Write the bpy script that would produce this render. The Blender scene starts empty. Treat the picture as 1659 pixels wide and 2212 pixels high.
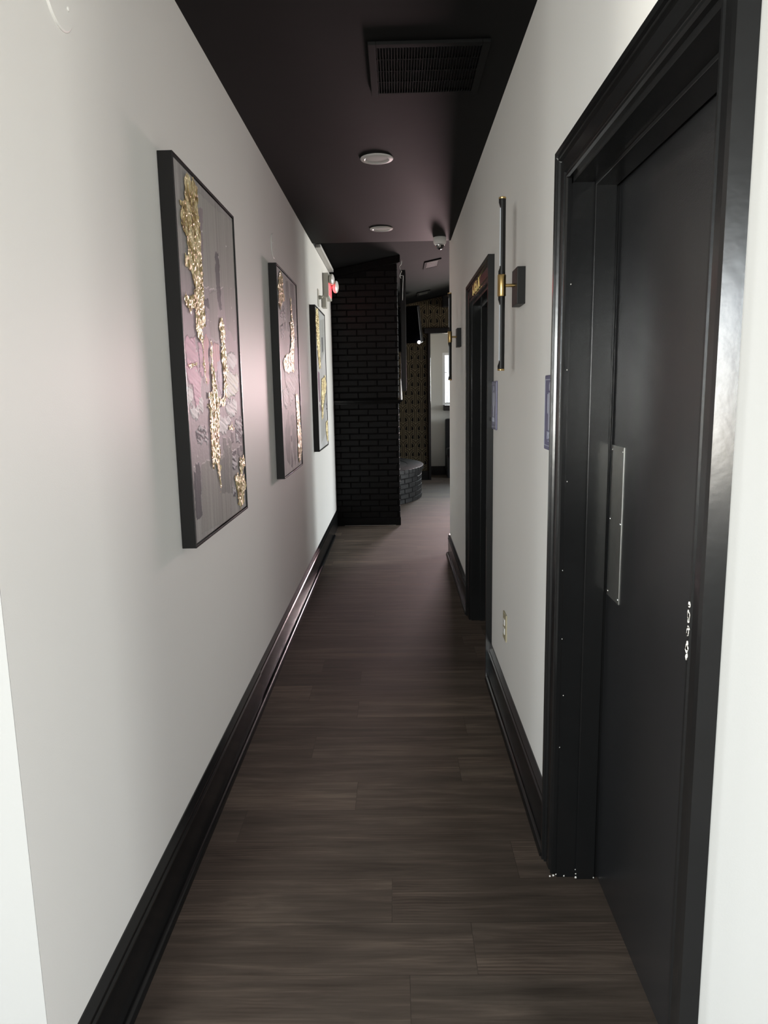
import bpy, bmesh, math, random
import numpy as np
from mathutils import Vector, Matrix

random.seed(7)
SC = bpy.context.scene
COL = SC.collection
PI = math.pi

# ------------------------------------------------------------------ helpers
class MB:
    """collects shapes in world metres; build() links them as one mesh object"""
    def __init__(s):
        s.v = []; s.f = []; s.m = []
    def add(s, verts, faces, mi=0):
        n = len(s.v)
        s.v += [tuple(map(float, p)) for p in verts]
        s.f += [tuple(i + n for i in f) for f in faces]
        s.m += [mi] * len(faces)
    def box(s, x0, x1, y0, y1, z0, z1, mi=0):
        s.add([(x0,y0,z0),(x1,y0,z0),(x1,y1,z0),(x0,y1,z0),(x0,y0,z1),(x1,y0,z1),(x1,y1,z1),(x0,y1,z1)],
              [(0,3,2,1),(4,5,6,7),(0,1,5,4),(1,2,6,5),(2,3,7,6),(3,0,4,7)], mi)
    def cbox(s, x0, x1, y0, y1, z0, z1, c=0.003, mi=0):
        """box with chamfered edges"""
        bm = bmesh.new()
        bmesh.ops.create_cube(bm, size=1)
        for v in bm.verts:
            v.co = Vector(((x0+x1)/2 + v.co.x*(x1-x0), (y0+y1)/2 + v.co.y*(y1-y0), (z0+z1)/2 + v.co.z*(z1-z0)))
        bmesh.ops.bevel(bm, geom=bm.edges[:], offset=c, segments=2, affect='EDGES', profile=0.6)
        s.bm(bm, mi)
    def bm(s, bm, mi=0, mat=None):
        if mat is not None: bm.transform(mat)
        bm.verts.index_update()
        s.add([v.co[:] for v in bm.verts], [tuple(v.index for v in f.verts) for f in bm.faces], mi)
        bm.free()
    def quad(s, a, b, c, d, mi=0):
        s.add([a,b,c,d], [(0,1,2,3)], mi)
    def lathe(s, prof, origin, axis, seg=40, mi=0, cap=True):
        """prof: [(r, h)] along axis from origin"""
        a = Vector(axis).normalized()
        u = a.orthogonal().normalized(); w = a.cross(u)
        o = Vector(origin); vs = []; fs = []
        for r, h in prof:
            for k in range(seg):
                t = 2*PI*k/seg
                vs.append(o + a*h + (u*math.cos(t) + w*math.sin(t))*r)
        for i in range(len(prof)-1):
            for k in range(seg):
                k2 = (k+1) % seg
                fs.append((i*seg+k, i*seg+k2, (i+1)*seg+k2, (i+1)*seg+k))
        if cap:
            fs.append(tuple(range(seg))[::-1]); fs.append(tuple((len(prof)-1)*seg+k for k in range(seg)))
        s.add(vs, fs, mi)
    def sweep(s, rings, mi=0, closed=True, cap=True):
        """rings: list of lists of points, same count"""
        n = len(rings[0]); vs = [p for r in rings for p in r]; fs = []
        for i in range(len(rings)-1):
            for k in range(n if closed else n-1):
                k2 = (k+1) % n
                fs.append((i*n+k, i*n+k2, (i+1)*n+k2, (i+1)*n+k))
        if cap:
            fs.append(tuple(range(n))[::-1]); fs.append(tuple((len(rings)-1)*n+k for k in range(n)))
        s.add(vs, fs, mi)
    def tube(s, pts, r, seg=10, mi=0):
        pts = [Vector(p) for p in pts]; rings = []
        for i, p in enumerate(pts):
            d = (pts[min(i+1, len(pts)-1)] - pts[max(i-1, 0)]).normalized()
            u = d.orthogonal().normalized() if i == 0 else (pu - d*pu.dot(d)).normalized()
            pu = u; w = d.cross(u)
            rings.append([p + (u*math.cos(2*PI*k/seg) + w*math.sin(2*PI*k/seg))*r for k in range(seg)])
        s.sweep(rings, mi)
    def build(s, name, mats, parent=None, smooth=False):
        if not isinstance(mats, (list, tuple)): mats = [mats]
        off = Vector((0,0,0)); p = parent
        while p is not None:
            off += p.location; p = p.parent
        me = bpy.data.meshes.new(name)
        me.from_pydata([(a-off.x, b-off.y, c-off.z) for a, b, c in s.v], [], s.f)
        for m in mats: me.materials.append(m)
        me.polygons.foreach_set('material_index', s.m)
        bm = bmesh.new(); bm.from_mesh(me)
        bmesh.ops.recalc_face_normals(bm, faces=bm.faces[:]); bm.to_mesh(me); bm.free()
        if smooth:
            me.polygons.foreach_set('use_smooth', [True]*len(me.polygons))
            me.set_sharp_from_angle(angle=math.radians(35))
        o = bpy.data.objects.new(name, me); COL.objects.link(o)
        if parent is not None: o.parent = parent
        return o

def tag(o, label=None, cat=None, group=None, kind=None):
    if label: o['label'] = label
    if cat: o['category'] = cat
    if group: o['group'] = group
    if kind: o['kind'] = kind
    return o
def struct(o, label=None):
    o['kind'] = 'structure'
    if label: o['label'] = label
    return o
def empty(name, loc, parent=None):
    o = bpy.data.objects.new(name, None); COL.objects.link(o); o.location = loc
    o.empty_display_size = 0.05
    if parent is not None: o.parent = parent
    return o
def copy_tree(o, parent=None):
    c = o.copy(); COL.objects.link(c); c.parent = parent
    for ch in [x for x in o.children]: copy_tree(ch, c)
    return c
def text_mesh(mb, txt, size, mat, extrude=0.0, mi=0):
    cu = bpy.data.curves.new('lettering', 'FONT'); cu.body = txt; cu.size = size
    cu.align_x = 'CENTER'; cu.align_y = 'CENTER'; cu.extrude = extrude; cu.resolution_u = 4
    ob = bpy.data.objects.new('lettering', cu); COL.objects.link(ob)
    dg = bpy.context.evaluated_depsgraph_get(); dg.update()
    me = bpy.data.meshes.new_from_object(ob.evaluated_get(dg))
    bm = bmesh.new(); bm.from_mesh(me); mb.bm(bm, mi, mat)
    bpy.data.objects.remove(ob); bpy.data.curves.remove(cu); bpy.data.meshes.remove(me)

# ------------------------------------------------------------------ materials
def srgb(r, g, b):
    f = lambda c: (c/255/12.92) if c/255 <= 0.04045 else ((c/255+0.055)/1.055)**2.4
    return (f(r), f(g), f(b), 1)
def mat(name, col, rough=0.5, metal=0.0, spec=0.5, bump=None, noise=None, coat=0):
    """procedural principled material; noise=(scale, amount) varies colour; bump=(scale, strength, dist)"""
    m = bpy.data.materials.new(name); m.use_nodes = True
    nt = m.node_tree; b = nt.nodes['Principled BSDF']
    b.inputs['Base Color'].default_value = tuple(col[:3]) + (1,)
    b.inputs['Roughness'].default_value = rough; b.inputs['Metallic'].default_value = metal
    b.inputs['Specular IOR Level'].default_value = spec
    b.inputs['Coat Weight'].default_value = coat
    tc = nt.nodes.new('ShaderNodeTexCoord')
    ns, na = noise or (3.0, 0.06)
    n = nt.nodes.new('ShaderNodeTexNoise'); n.inputs['Scale'].default_value = ns; n.inputs['Detail'].default_value = 4
    nt.links.new(tc.outputs['Object'], n.inputs['Vector'])
    mx = nt.nodes.new('ShaderNodeMix'); mx.data_type = 'RGBA'
    mx.inputs[6].default_value = tuple(c*(1-na) for c in col[:3]) + (1,)
    mx.inputs[7].default_value = tuple(min(1, c*(1+na)) for c in col[:3]) + (1,)
    nt.links.new(n.outputs['Fac'], mx.inputs[0]); nt.links.new(mx.outputs[2], b.inputs['Base Color'])
    if bump:
        n2 = nt.nodes.new('ShaderNodeTexNoise'); n2.inputs['Scale'].default_value = bump[0]; n2.inputs['Detail'].default_value = 3
        nt.links.new(tc.outputs['Object'], n2.inputs['Vector'])
        bp = nt.nodes.new('ShaderNodeBump'); bp.inputs['Strength'].default_value = bump[1]; bp.inputs['Distance'].default_value = bump[2]
        nt.links.new(n2.outputs['Fac'], bp.inputs['Height']); nt.links.new(bp.outputs['Normal'], b.inputs['Normal'])
    return m
def emit(name, col, st):
    m = bpy.data.materials.new(name); m.use_nodes = True
    b = m.node_tree.nodes['Principled BSDF']
    b.inputs['Base Color'].default_value = tuple(col[:3]) + (1,)
    b.inputs['Emission Color'].default_value = tuple(col[:3]) + (1,); b.inputs['Emission Strength'].default_value = st
    return m

M = {}
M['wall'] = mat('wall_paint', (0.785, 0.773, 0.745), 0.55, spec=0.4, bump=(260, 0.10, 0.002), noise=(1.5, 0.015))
M['wall_dimmed'] = mat('wall_paint_dimmed', (0.33, 0.328, 0.318), 0.6, spec=0.3, bump=(260, 0.08, 0.002), noise=(1.5, 0.015))  # same wall paint, its colour darkened to hold down overbright light
M['ceil'] = mat('black_ceiling_paint', (0.0032, 0.0033, 0.0033), 0.68, spec=0.12, bump=(5, 0.05, 0.02), noise=(2, 0.1))
M['far_ceil'] = mat('black_far_ceiling_paint', (0.005, 0.0052, 0.0055), 0.85, spec=0.04, bump=(4, 0.08, 0.02), noise=(2, 0.1))
M['trim'] = mat('black_gloss_trim_paint', (0.008, 0.0082, 0.0084), 0.2, spec=0.4, bump=(30, 0.12, 0.002), noise=(8, 0.2))
M['door'] = mat('black_satin_door_paint', (0.016, 0.0163, 0.0172), 0.27, spec=1.0, bump=(420, 0.25, 0.001), noise=(6, 0.1))
M['greige'] = mat('greige_wall_paint', (0.62, 0.60, 0.555), 0.6, spec=0.2, noise=(1.5, 0.02))
M['darkroom'] = mat('black_room_paint', (0.006, 0.006, 0.006), 0.6)
M['brick'] = mat('black_painted_brick', (0.0035, 0.0034, 0.0037), 0.45, spec=0.22, bump=(55, 0.5, 0.004), noise=(14, 0.35))
M['mortar'] = mat('black_painted_mortar', (0.0025, 0.0025, 0.0027), 0.75, spec=0.15, bump=(80, 0.6, 0.004))
M['frame'] = mat('black_picture_frame', (0.005, 0.0045, 0.0045), 0.35, spec=0.35)
M['black_metal'] = mat('matte_black_metal', (0.006, 0.006, 0.006), 0.45, spec=0.3)
M['brass'] = mat('brushed_brass', (0.52, 0.36, 0.15), 0.3, 1.0)
M['diffuser'] = mat('white_diffuser', (0.62, 0.68, 0.75), 0.4)
M['steel'] = mat('brushed_steel', (0.50, 0.50, 0.47), 0.38, 1.0, bump=(60, 0.05, 0.001), noise=(30, 0.15))
M['white_plastic'] = mat('white_plastic', (0.88, 0.87, 0.85), 0.4)
M['white_enamel'] = mat('white_enamel', (0.88, 0.87, 0.85), 0.35)
M['almond'] = mat('almond_plastic', (0.42, 0.38, 0.26), 0.4)
M['almond_dark'] = mat('outlet_slots', (0.03, 0.03, 0.025), 0.5)
M['smoked'] = mat('smoked_glass_dome', (0.01, 0.01, 0.011), 0.08, spec=0.7)
M['chrome'] = mat('chrome_rim', (0.8, 0.8, 0.8), 0.12, 1.0)
M['sign'] = mat('violet_sign_plastic', (0.115, 0.11, 0.20), 0.4)
M['sign_mark'] = mat('pale_sign_marks', (0.36, 0.37, 0.45), 0.5)
M['gold_letter'] = mat('gold_letters', (0.55, 0.42, 0.16), 0.35, 0.8)
M['chip'] = mat('bare_white_chips', (0.85, 0.82, 0.76), 0.6)
M['box_grey'] = mat('aged_white_housing', (0.50, 0.49, 0.44), 0.5)
M['clear'] = mat('lamp_lens', (0.70, 0.68, 0.66), 0.25)
M['red'] = emit('red_exit_face', (1.0, 0.03, 0.04), 5.0)
M['tv'] = mat('black_tv_plastic', (0.008, 0.008, 0.009), 0.28)
M['tv_screen'] = mat('dark_tv_screen', (0.006, 0.006, 0.008), 0.12)
M['led'] = emit('white_led', (0.9, 0.9, 1.0), 6.0)
M['fabric'] = mat('black_upholstery', (0.008, 0.008, 0.009), 0.55, bump=(120, 0.3, 0.002))
M['paper_base'] = mat('wallpaper_ground', (0.058, 0.044, 0.026), 0.6, spec=0.2, noise=(6, 0.2))
M['paper_dark'] = mat('wallpaper_black', (0.003, 0.0022, 0.0015), 0.6, spec=0.2)
M['paper_gold'] = mat('wallpaper_gold_line', (0.42, 0.335, 0.19), 0.5, 0.0)
M['cable'] = mat('white_cable', (0.75, 0.75, 0.72), 0.5)
M['trimwhite'] = mat('pale_wall_cap', (0.60, 0.59, 0.57), 0.45)
M['winframe'] = mat('white_window_frame', (0.8, 0.8, 0.8), 0.4)
M['greysash'] = mat('grey_sash', (0.25, 0.25, 0.26), 0.4)

# thin window glass
g = bpy.data.materials.new('window_glass'); g.use_nodes = True; nt = g.node_tree; nt.nodes.clear()
o_ = nt.nodes.new('ShaderNodeOutputMaterial'); t_ = nt.nodes.new('ShaderNodeBsdfTransparent'); gl = nt.nodes.new('ShaderNodeBsdfGlossy')
gl.inputs['Roughness'].default_value = 0.05; mx_ = nt.nodes.new('ShaderNodeMixShader'); mx_.inputs[0].default_value = 0.06
nt.links.new(t_.outputs[0], mx_.inputs[1]); nt.links.new(gl.outputs[0], mx_.inputs[2]); nt.links.new(mx_.outputs[0], o_.inputs[0])
M['glass'] = g

# plank floor: planks run across the corridor (along x)
def floor_mat():
    m = bpy.data.materials.new('vinyl_plank_floor'); m.use_nodes = True; nt = m.node_tree; L = nt.links
    b = nt.nodes['Principled BSDF']; N = nt.nodes.new
    tc = N('ShaderNodeTexCoord')
    mp = N('ShaderNodeMapping'); mp.inputs['Location'].default_value = (0.41, 0.045, 0); L.new(tc.outputs['Object'], mp.inputs['Vector'])
    br = N('ShaderNodeTexBrick'); br.offset = 0.0; br.offset_frequency = 2; br.squash = 1
    br.inputs['Scale'].default_value = 1; br.inputs['Brick Width'].default_value = 1.22; br.inputs['Row Height'].default_value = 0.182
    br.inputs['Mortar Size'].default_value = 0.0009; br.inputs['Mortar Smooth'].default_value = 0.2; br.inputs['Bias'].default_value = 0.0
    br.inputs['Color1'].default_value = (0, 0, 0, 1); br.inputs['Color2'].default_value = (1, 1, 1, 1); br.inputs['Mortar'].default_value = (0.5, 0.5, 0.5, 1)
    sx = N('ShaderNodeSeparateXYZ'); L.new(mp.outputs[0], sx.inputs[0])
    rw = N('ShaderNodeMath'); rw.operation = 'DIVIDE'; rw.inputs[1].default_value = 0.182; L.new(sx.outputs['Y'], rw.inputs[0])
    fl = N('ShaderNodeMath'); fl.operation = 'FLOOR'; L.new(rw.outputs[0], fl.inputs[0])
    wn_ = N('ShaderNodeTexWhiteNoise'); wn_.noise_dimensions = '1D'; L.new(fl.outputs[0], wn_.inputs['W'])
    sft = N('ShaderNodeMath'); sft.operation = 'MULTIPLY_ADD'; sft.inputs[1].default_value = 1.22; L.new(wn_.outputs['Value'], sft.inputs[0]); L.new(sx.outputs['X'], sft.inputs[2])
    cx_ = N('ShaderNodeCombineXYZ'); L.new(sft.outputs[0], cx_.inputs['X']); L.new(sx.outputs['Y'], cx_.inputs['Y'])
    L.new(cx_.outputs[0], br.inputs['Vector'])
    # long grain, shifted per plank
    sh = N('ShaderNodeVectorMath'); sh.operation = 'MULTIPLY'; sh.inputs[1].default_value = (7.0, 3.0, 5.0); L.new(br.outputs['Color'], sh.inputs[0])
    ad = N('ShaderNodeVectorMath'); ad.operation = 'ADD'; L.new(mp.outputs[0], ad.inputs[0]); L.new(sh.outputs[0], ad.inputs[1])
    g1 = N('ShaderNodeMapping'); g1.inputs['Scale'].default_value = (1.3, 15, 1); L.new(ad.outputs[0], g1.inputs['Vector'])
    n1 = N('ShaderNodeTexNoise'); n1.inputs['Scale'].default_value = 1.6; n1.inputs['Detail'].default_value = 7; n1.inputs['Roughness'].default_value = 0.6; n1.inputs['Distortion'].default_value = 0.5
    L.new(g1.outputs[0], n1.inputs['Vector'])
    g2 = N('ShaderNodeMapping'); g2.inputs['Scale'].default_value = (4.5, 130, 1); L.new(ad.outputs[0], g2.inputs['Vector'])
    n2 = N('ShaderNodeTexNoise'); n2.inputs['Scale'].default_value = 1.0; n2.inputs['Detail'].default_value = 4; L.new(g2.outputs[0], n2.inputs['Vector'])
    g3 = N('ShaderNodeMapping'); g3.inputs['Scale'].default_value = (1.4, 4.0, 1); L.new(ad.outputs[0], g3.inputs['Vector'])
    n3 = N('ShaderNodeTexNoise'); n3.inputs['Scale'].default_value = 1.8; n3.inputs['Detail'].default_value = 3; L.new(g3.outputs[0], n3.inputs['Vector'])
    # cathedral rings
    wv = N('ShaderNodeTexWave'); wv.wave_type = 'RINGS'; wv.inputs['Scale'].default_value = 5; wv.inputs['Distortion'].default_value = 5; wv.inputs['Detail'].default_value = 2; wv.inputs['Detail Scale'].default_value = 1.2
    g4 = N('ShaderNodeMapping'); g4.inputs['Scale'].default_value = (0.9, 5.5, 1); L.new(ad.outputs[0], g4.inputs['Vector']); L.new(g4.outputs[0], wv.inputs['Vector'])
    cr = N('ShaderNodeValToRGB'); e = cr.color_ramp.elements
    e[0].position = 0.30; e[0].color = (0.046, 0.037, 0.029, 1); e[1].position = 0.66; e[1].color = (0.175, 0.140, 0.110, 1)
    k = cr.color_ramp.elements.new(0.5); k.color = (0.095, 0.077, 0.062, 1)
    # factor mix
    def math_(op, a, b_, cl=False):
        n = N('ShaderNodeMath'); n.operation = op; n.use_clamp = cl
        for i, v in enumerate((a, b_)):
            if isinstance(v, (int, float)): n.inputs[i].default_value = v
            else: L.new(v, n.inputs[i])
        return n.outputs[0]
    f = math_('ADD', math_('MULTIPLY', n1.outputs['Fac'], 0.60), math_('MULTIPLY', n2.outputs['Fac'], 0.13))
    f = math_('ADD', f, math_('MULTIPLY', n3.outputs['Fac'], 0.22))
    wm = math_('MULTIPLY', math_('MULTIPLY', math_('SUBTRACT', n3.outputs['Fac'], 0.50, True), 7.0, True), math_('MULTIPLY', wv.outputs['Fac'], 0.10))
    f = math_('SUBTRACT', f, wm)
    f = math_('ADD', f, math_('MULTIPLY', math_('SUBTRACT', br.outputs['Color'], 0.5), 0.11))
    f = math_('ADD', f, 0.035)
    L.new(f, cr.inputs[0])
    dk = N('ShaderNodeMix'); dk.data_type = 'RGBA'; dk.inputs[7].default_value = (0.012, 0.010, 0.009, 1)
    L.new(math_('MULTIPLY', br.outputs['Fac'], 0.45), dk.inputs[0]); L.new(cr.outputs[0], dk.inputs[6])
    # reddish drift
    hs = N('ShaderNodeMix'); hs.data_type = 'RGBA'; hs.blend_type = 'MULTIPLY'; hs.inputs[7].default_value = (1.07, 0.97, 0.95, 1)
    L.new(n3.outputs['Fac'], hs.inputs[0]); L.new(dk.outputs[2], hs.inputs[6])
    L.new(hs.outputs[2], b.inputs['Base Color'])
    rg = N('ShaderNodeMapRange'); rg.inputs['To Min'].default_value = 0.64; rg.inputs['To Max'].default_value = 0.80
    L.new(n1.outputs['Fac'], rg.inputs['Value']); L.new(rg.outputs[0], b.inputs['Roughness'])
    b.inputs['Specular IOR Level'].default_value = 0.16
    bp = N('ShaderNodeBump'); bp.inputs['Strength'].default_value = 0.35; bp.inputs['Distance'].default_value = 0.0012
    hh = math_('SUBTRACT', n2.outputs['Fac'], math_('MULTIPLY', br.outputs['Fac'], 1.5))
    L.new(hh, bp.inputs['Height']); L.new(bp.outputs['Normal'], b.inputs['Normal'])
    return m
M['floor'] = floor_mat()

# ------------------------------------------------------------------ dimensions (metres, camera at x=0 y=0)
XL, XR = -0.669, 0.464
ZC = 2.661
Y_ML, Y_MR = 1.155, 1.012       # where the corridor opens, left and right
Y_CE = 6.13                     # end of the flat corridor ceiling
Y_LE, Y_RE = 7.76, 6.30         # ends of the left and right walls
WT = 0.136
def far_z(x, y): return 2.84 + 0.2*x - 0.012*(y-7.8)

# ------------------------------------------------------------------ setting
b = MB(); b.box(-4.2, 5.2, -3.3, 13.2, -0.06, 0.0); struct(b.build('floor', M['floor']), 'dark brown wood-look plank floor, planks laid across the corridor')
b = MB(); b.box(-3.0, 3.2, -3.2, Y_CE, ZC, ZC+0.05); struct(b.build('ceiling', M['ceil']), 'flat black painted corridor ceiling')
# soffit edge board closing the step up to the sloping ceiling
b = MB(); b.add([(-3.0,Y_CE,ZC),(5.0,Y_CE,ZC),(5.0,Y_CE,far_z(5.0,Y_CE)),(-0.9,Y_CE,ZC+0.04),(-3.0,Y_CE,ZC+0.04),
                 (-3.0,Y_CE+0.02,ZC),(5.0,Y_CE+0.02,ZC),(5.0,Y_CE+0.02,far_z(5.0,Y_CE)),(-0.9,Y_CE+0.02,ZC+0.04),(-3.0,Y_CE+0.02,ZC+0.04)],
                [(0,1,2,3,4),(9,8,7,6,5),(0,5,6,1),(1,6,7,2),(2,7,8,3),(3,8,9,4),(4,9,5,0)])
struct(b.build('trim_1', M['ceil']), 'black edge board where the flat ceiling stops')
b = MB(); xs = (-3.4, 5.0); ys = (Y_CE+0.02, 12.75); t = 0.06
vs = [(x, y, far_z(x, y)+dz) for dz in (0, t) for y in ys for x in xs]
b.add(vs, [(0,1,3,2),(4,6,7,5),(0,4,5,1),(1,5,7,3),(3,7,6,2),(2,6,4,0)])
struct(b.build('ceiling', M['far_ceil']), 'sloping black ceiling of the far room')
# left wall
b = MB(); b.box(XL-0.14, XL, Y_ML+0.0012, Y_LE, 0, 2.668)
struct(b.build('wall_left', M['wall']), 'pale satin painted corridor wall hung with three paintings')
b = MB(); b.box(-3.0, XL, Y_ML, Y_ML+0.0012, 0, ZC)  # thin skin of darkened paint over the wall end, toning down its glare
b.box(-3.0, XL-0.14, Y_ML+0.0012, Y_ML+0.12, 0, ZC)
struct(b.build('wall_near_left', M['wall_dimmed']), 'bright wall strip beside the corridor mouth at the left edge')
# right wall: piers and headers around two doorways
D1 = dict(y0=1.08, y1=1.975, z=1.986)     # closed black door
D2 = dict(y0=3.575, y1=4.44, z=1.962)     # dark open doorway
b = MB()
b.box(XR, XR+WT, Y_MR+0.0012, D1['y0'], 0, ZC); b.box(XR, XR+WT, D1['y0'], D1['y1'], D1['z'], ZC)
b.box(XR, XR+WT, D1['y1'], D2['y0'], 0, ZC); b.box(XR, XR+WT, D2['y0'], D2['y1'], D2['z'], ZC)
b.box(XR, XR+WT, D2['y1'], Y_RE, 0, ZC)
b.box(XR, XR+WT, Y_CE, Y_RE, ZC, 2.935)
struct(b.build('wall_right', M['wall']), 'pale painted corridor wall with two black doorways')
b = MB(); b.box(XR, 3.2, Y_MR, Y_MR+0.0012, 0, ZC); b.box(XR+WT, 3.2, Y_MR+0.0012, Y_MR+0.12, 0, ZC); struct(b.build('wall_near_right', M['wall_dimmed']), 'bright white wall at the right edge beside the door casing')  # darkened skin again covers the strongly lit wall end

# near room behind the camera, daylight windows in its back and side walls
NW = []   # (x0,x1,z0,z1) windows in the back wall y=-3.2
NW = [(-2.7, -1.3, 0.75, 2.3), (1.2, 2.7, 0.75, 2.3)]
SWL = [(-2.7, -1.2, 0.75, 2.3), (-0.15, 0.95, 0.6, 2.35)]
SWR = [(-2.2, -0.4, 0.75, 2.3)]
def wall_with_windows(b, a0, a1, z1, wins, put):
    """put(a0,a1,z0,z1) adds one block; wins sorted"""
    c = a0
    for (w0, w1, zz0, zz1) in wins:
        put(c, w0, 0, z1); put(w0, w1, 0, zz0); put(w0, w1, zz1, z1); c = w1
    put(c, a1, 0, z1)
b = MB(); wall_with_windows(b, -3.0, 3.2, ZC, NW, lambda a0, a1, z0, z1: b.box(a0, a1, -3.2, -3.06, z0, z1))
struct(b.build('wall_back', M['wall_dimmed']))
b = MB(); wall_with_windows(b, -3.2, Y_ML+0.12, ZC, SWL, lambda a0, a1, z0, z1: b.box(-3.14, -3.0, a0, a1, z0, z1)); struct(b.build('wall_near_side_left', M['wall_dimmed']))
b = MB(); wall_with_windows(b, -3.2, Y_MR+0.12, ZC, SWR, lambda a0, a1, z0, z1: b.box(3.2, 3.34, a0, a1, z0, z1)); struct(b.build('wall_near_side_right', M['wall_dimmed']))
def window(name, axis, pos, w, dirn, sash=None):
    """axis 'y': pane in plane y=pos, w=(x0,x1,z0,z1); axis 'x': plane x=pos, w=(y0,y1,z0,z1)"""
    r = empty(name, ((w[0]+w[1])/2, pos, w[2]) if axis == 'y' else (pos, (w[0]+w[1])/2, w[2])); struct(r)
    def bx(b, a0, a1, d0, d1, z0, z1):
        if axis == 'y': b.box(a0, a1, pos+d0, pos+d1, z0, z1)
        else: b.box(pos+d0, pos+d1, a0, a1, z0, z1)
    b = MB(); f = 0.045
    bx(b, w[0], w[0]+f, -.025, .025, w[2], w[3]); bx(b, w[1]-f, w[1], -.025, .025, w[2], w[3])
    bx(b, w[0]+f, w[1]-f, -.025, .025, w[3]-f, w[3]); bx(b, w[0]+f, w[1]-f, -.025, .025, w[2], w[2]+f)
    b.build('window_frame', M['winframe'], r)
    b = MB(); bx(b, w[0]+f, w[1]-f, -.003, .003, w[2]+f, w[3]-f); b.build('pane', M['glass'], r)
    return r
wn = 1
for w in NW:
    window('window_%d' % wn, 'y', -3.13, w, 1); wn += 1
for px_, ws_ in ((-3.07, SWL), (3.27, SWR)):
    for w in ws_: window('window_%d' % wn, 'x', px_, w, 1); wn += 1

# corridor baseboards -------------------------------------------------
BB = [(0, 0), (0.016, 0), (0.016, 0.140), (0.019, 0.146), (0.019, 0.152), (0.014, 0.157), (0.014, 0.163),
      (0.0165, 0.168), (0.0165, 0.173), (0.010, 0.181), (0.004, 0.189), (0, 0.189)]
SH = [(0.016, 0)] + [(0.016 + 0.018*math.cos(a), 0.022*math.sin(a)) for a in [i*PI/2/6 for i in range(7)]]
def run_y(b, prof, x, sgn, y0, y1):
    b.sweep([[(x + sgn*u, y, z) for u, z in prof] for y in (y0, y1)])
r = empty('baseboard_left', (XL, Y_ML, 0)); struct(r, 'tall black gloss baseboard along the left wall')
b = MB(); run_y(b, BB, XL, 1, Y_ML-0.016, 3.189); b.build('board', M['trim'], r, True)
b = MB(); run_y(b, BB, XL-0.003, 1, 3.192, Y_LE); b.build('board', M['trim'], r, True)
b = MB(); run_y(b, SH, XL, 1, Y_ML-0.016, 7.2); b.build('shoe_moulding', M['trim'], r, True)
r = empty('baseboard_right', (XR, 2.06, 0)); struct(r, 'tall black gloss baseboards along the right wall')
for y0, y1 in ((2.06, 3.47), (4.55, Y_RE+0.016)):
    b = MB(); run_y(b, BB, XR, -1, y0, y1); b.build('board', M['trim'], r, True)
    b = MB(); run_y(b, SH, XR, -1, y0, y1+(0.018 if y1 > 5 else 0)); b.build('shoe_moulding', M['trim'], r, True)
b = MB(); b.box(XR-0.0, XR+WT, Y_RE, Y_RE+0.016, 0, 0.187); b.build('end_board', M['trim'], r)

# door casings ---------------------------------------------------------
def casing(b, y0, y1, zt, w, x, sgn, backband=0.03):
    """moulded casing mitred round an opening; u runs outward from the opening, t out of the wall"""
    k = w/0.085
    P = [(0,0),(0,0.012),(0.004*k,0.017),(0.010*k,0.017),(0.013*k,0.012),(0.019*k,0.012),(0.022*k,0.018),(0.052*k,0.020),
         (0.055*k,0.016),(0.058*k,0.016),(0.061*k,0.025),(0.067*k,0.025),(0.069*k,0.022),(0.071*k,backband),(0.085*k,backband),(0.085*k,0)]
    X = lambda t: x + sgn*t
    rings = [[(X(t), y0-u, 0) for u, t in P], [(X(t), y0-u, zt+u) for u, t in P], [(X(t), y1+u, zt+u) for u, t in P], [(X(t), y1+u, 0) for u, t in P]]
    b.sweep(rings)
def jamb(b, d, x0, x1, th=0.0):
    b.box(x0, x1, d['y0']-0.001, d['y0']+0.0145, 0, d['z']); b.box(x0, x1, d['y1']-0.0145, d['y1']+0.001, 0, d['z']); b.box(x0, x1, d['y0'], d['y1'], d['z']-0.0145, d['z']+0.001)
# door 1, closed
r = empty('door_1', (XR, D1['y0'], 0)); struct(r, 'closed black door with a steel push plate, seen at a grazing angle')
b = MB(); casing(b, D1['y0'], D1['y1'], D1['z'], 0.083, XR, -1); b.build('casing', M['trim'], r)
b = MB(); jamb(b, D1, XR-0.002, XR+0.16); b.build('jamb', M['trim'], r)
b = MB(); q = 0.0145
x0, x1 = 0.517, 0.572
for yy0, yy1 in ((D1['y0']+q, D1['y0']+q+0.011), (D1['y1']-q-0.011, D1['y1']-q)): b.cbox(x0, x1, yy0, yy1, 0, D1['z']-q, 0.002)
b.cbox(x0, x1, D1['y0']+q, D1['y1']-q, D1['z']-q-0.011, D1['z']-q, 0.002); b.build('stop', M['trim'], r)
b = MB(); b.cbox(0.580, 0.622, D1['y0']+q+0.003, D1['y1']-q-0.003, 0.008, D1['z']-q-0.003, 0.0015); leaf = b.build('door_leaf', M['door'], r)
b = MB(); b.cbox(0.5782, 0.5802, 1.838, 1.945, 0.885, 1.300, 0.0006)
pp = b.build('push_plate', M['steel'], leaf); tag(pp, 'brushed steel push plate')
for yy in (1.846, 1.937):
    for zz in (0.897, 1.10, 1.288):
        b = MB(); b.lathe([(0.003, 0), (0.003, 0.0012), (0.0015, 0.0018)], (0.5782, yy, zz), (-1, 0, 0), 10); b.build('screw', M['chrome'], leaf)
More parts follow.
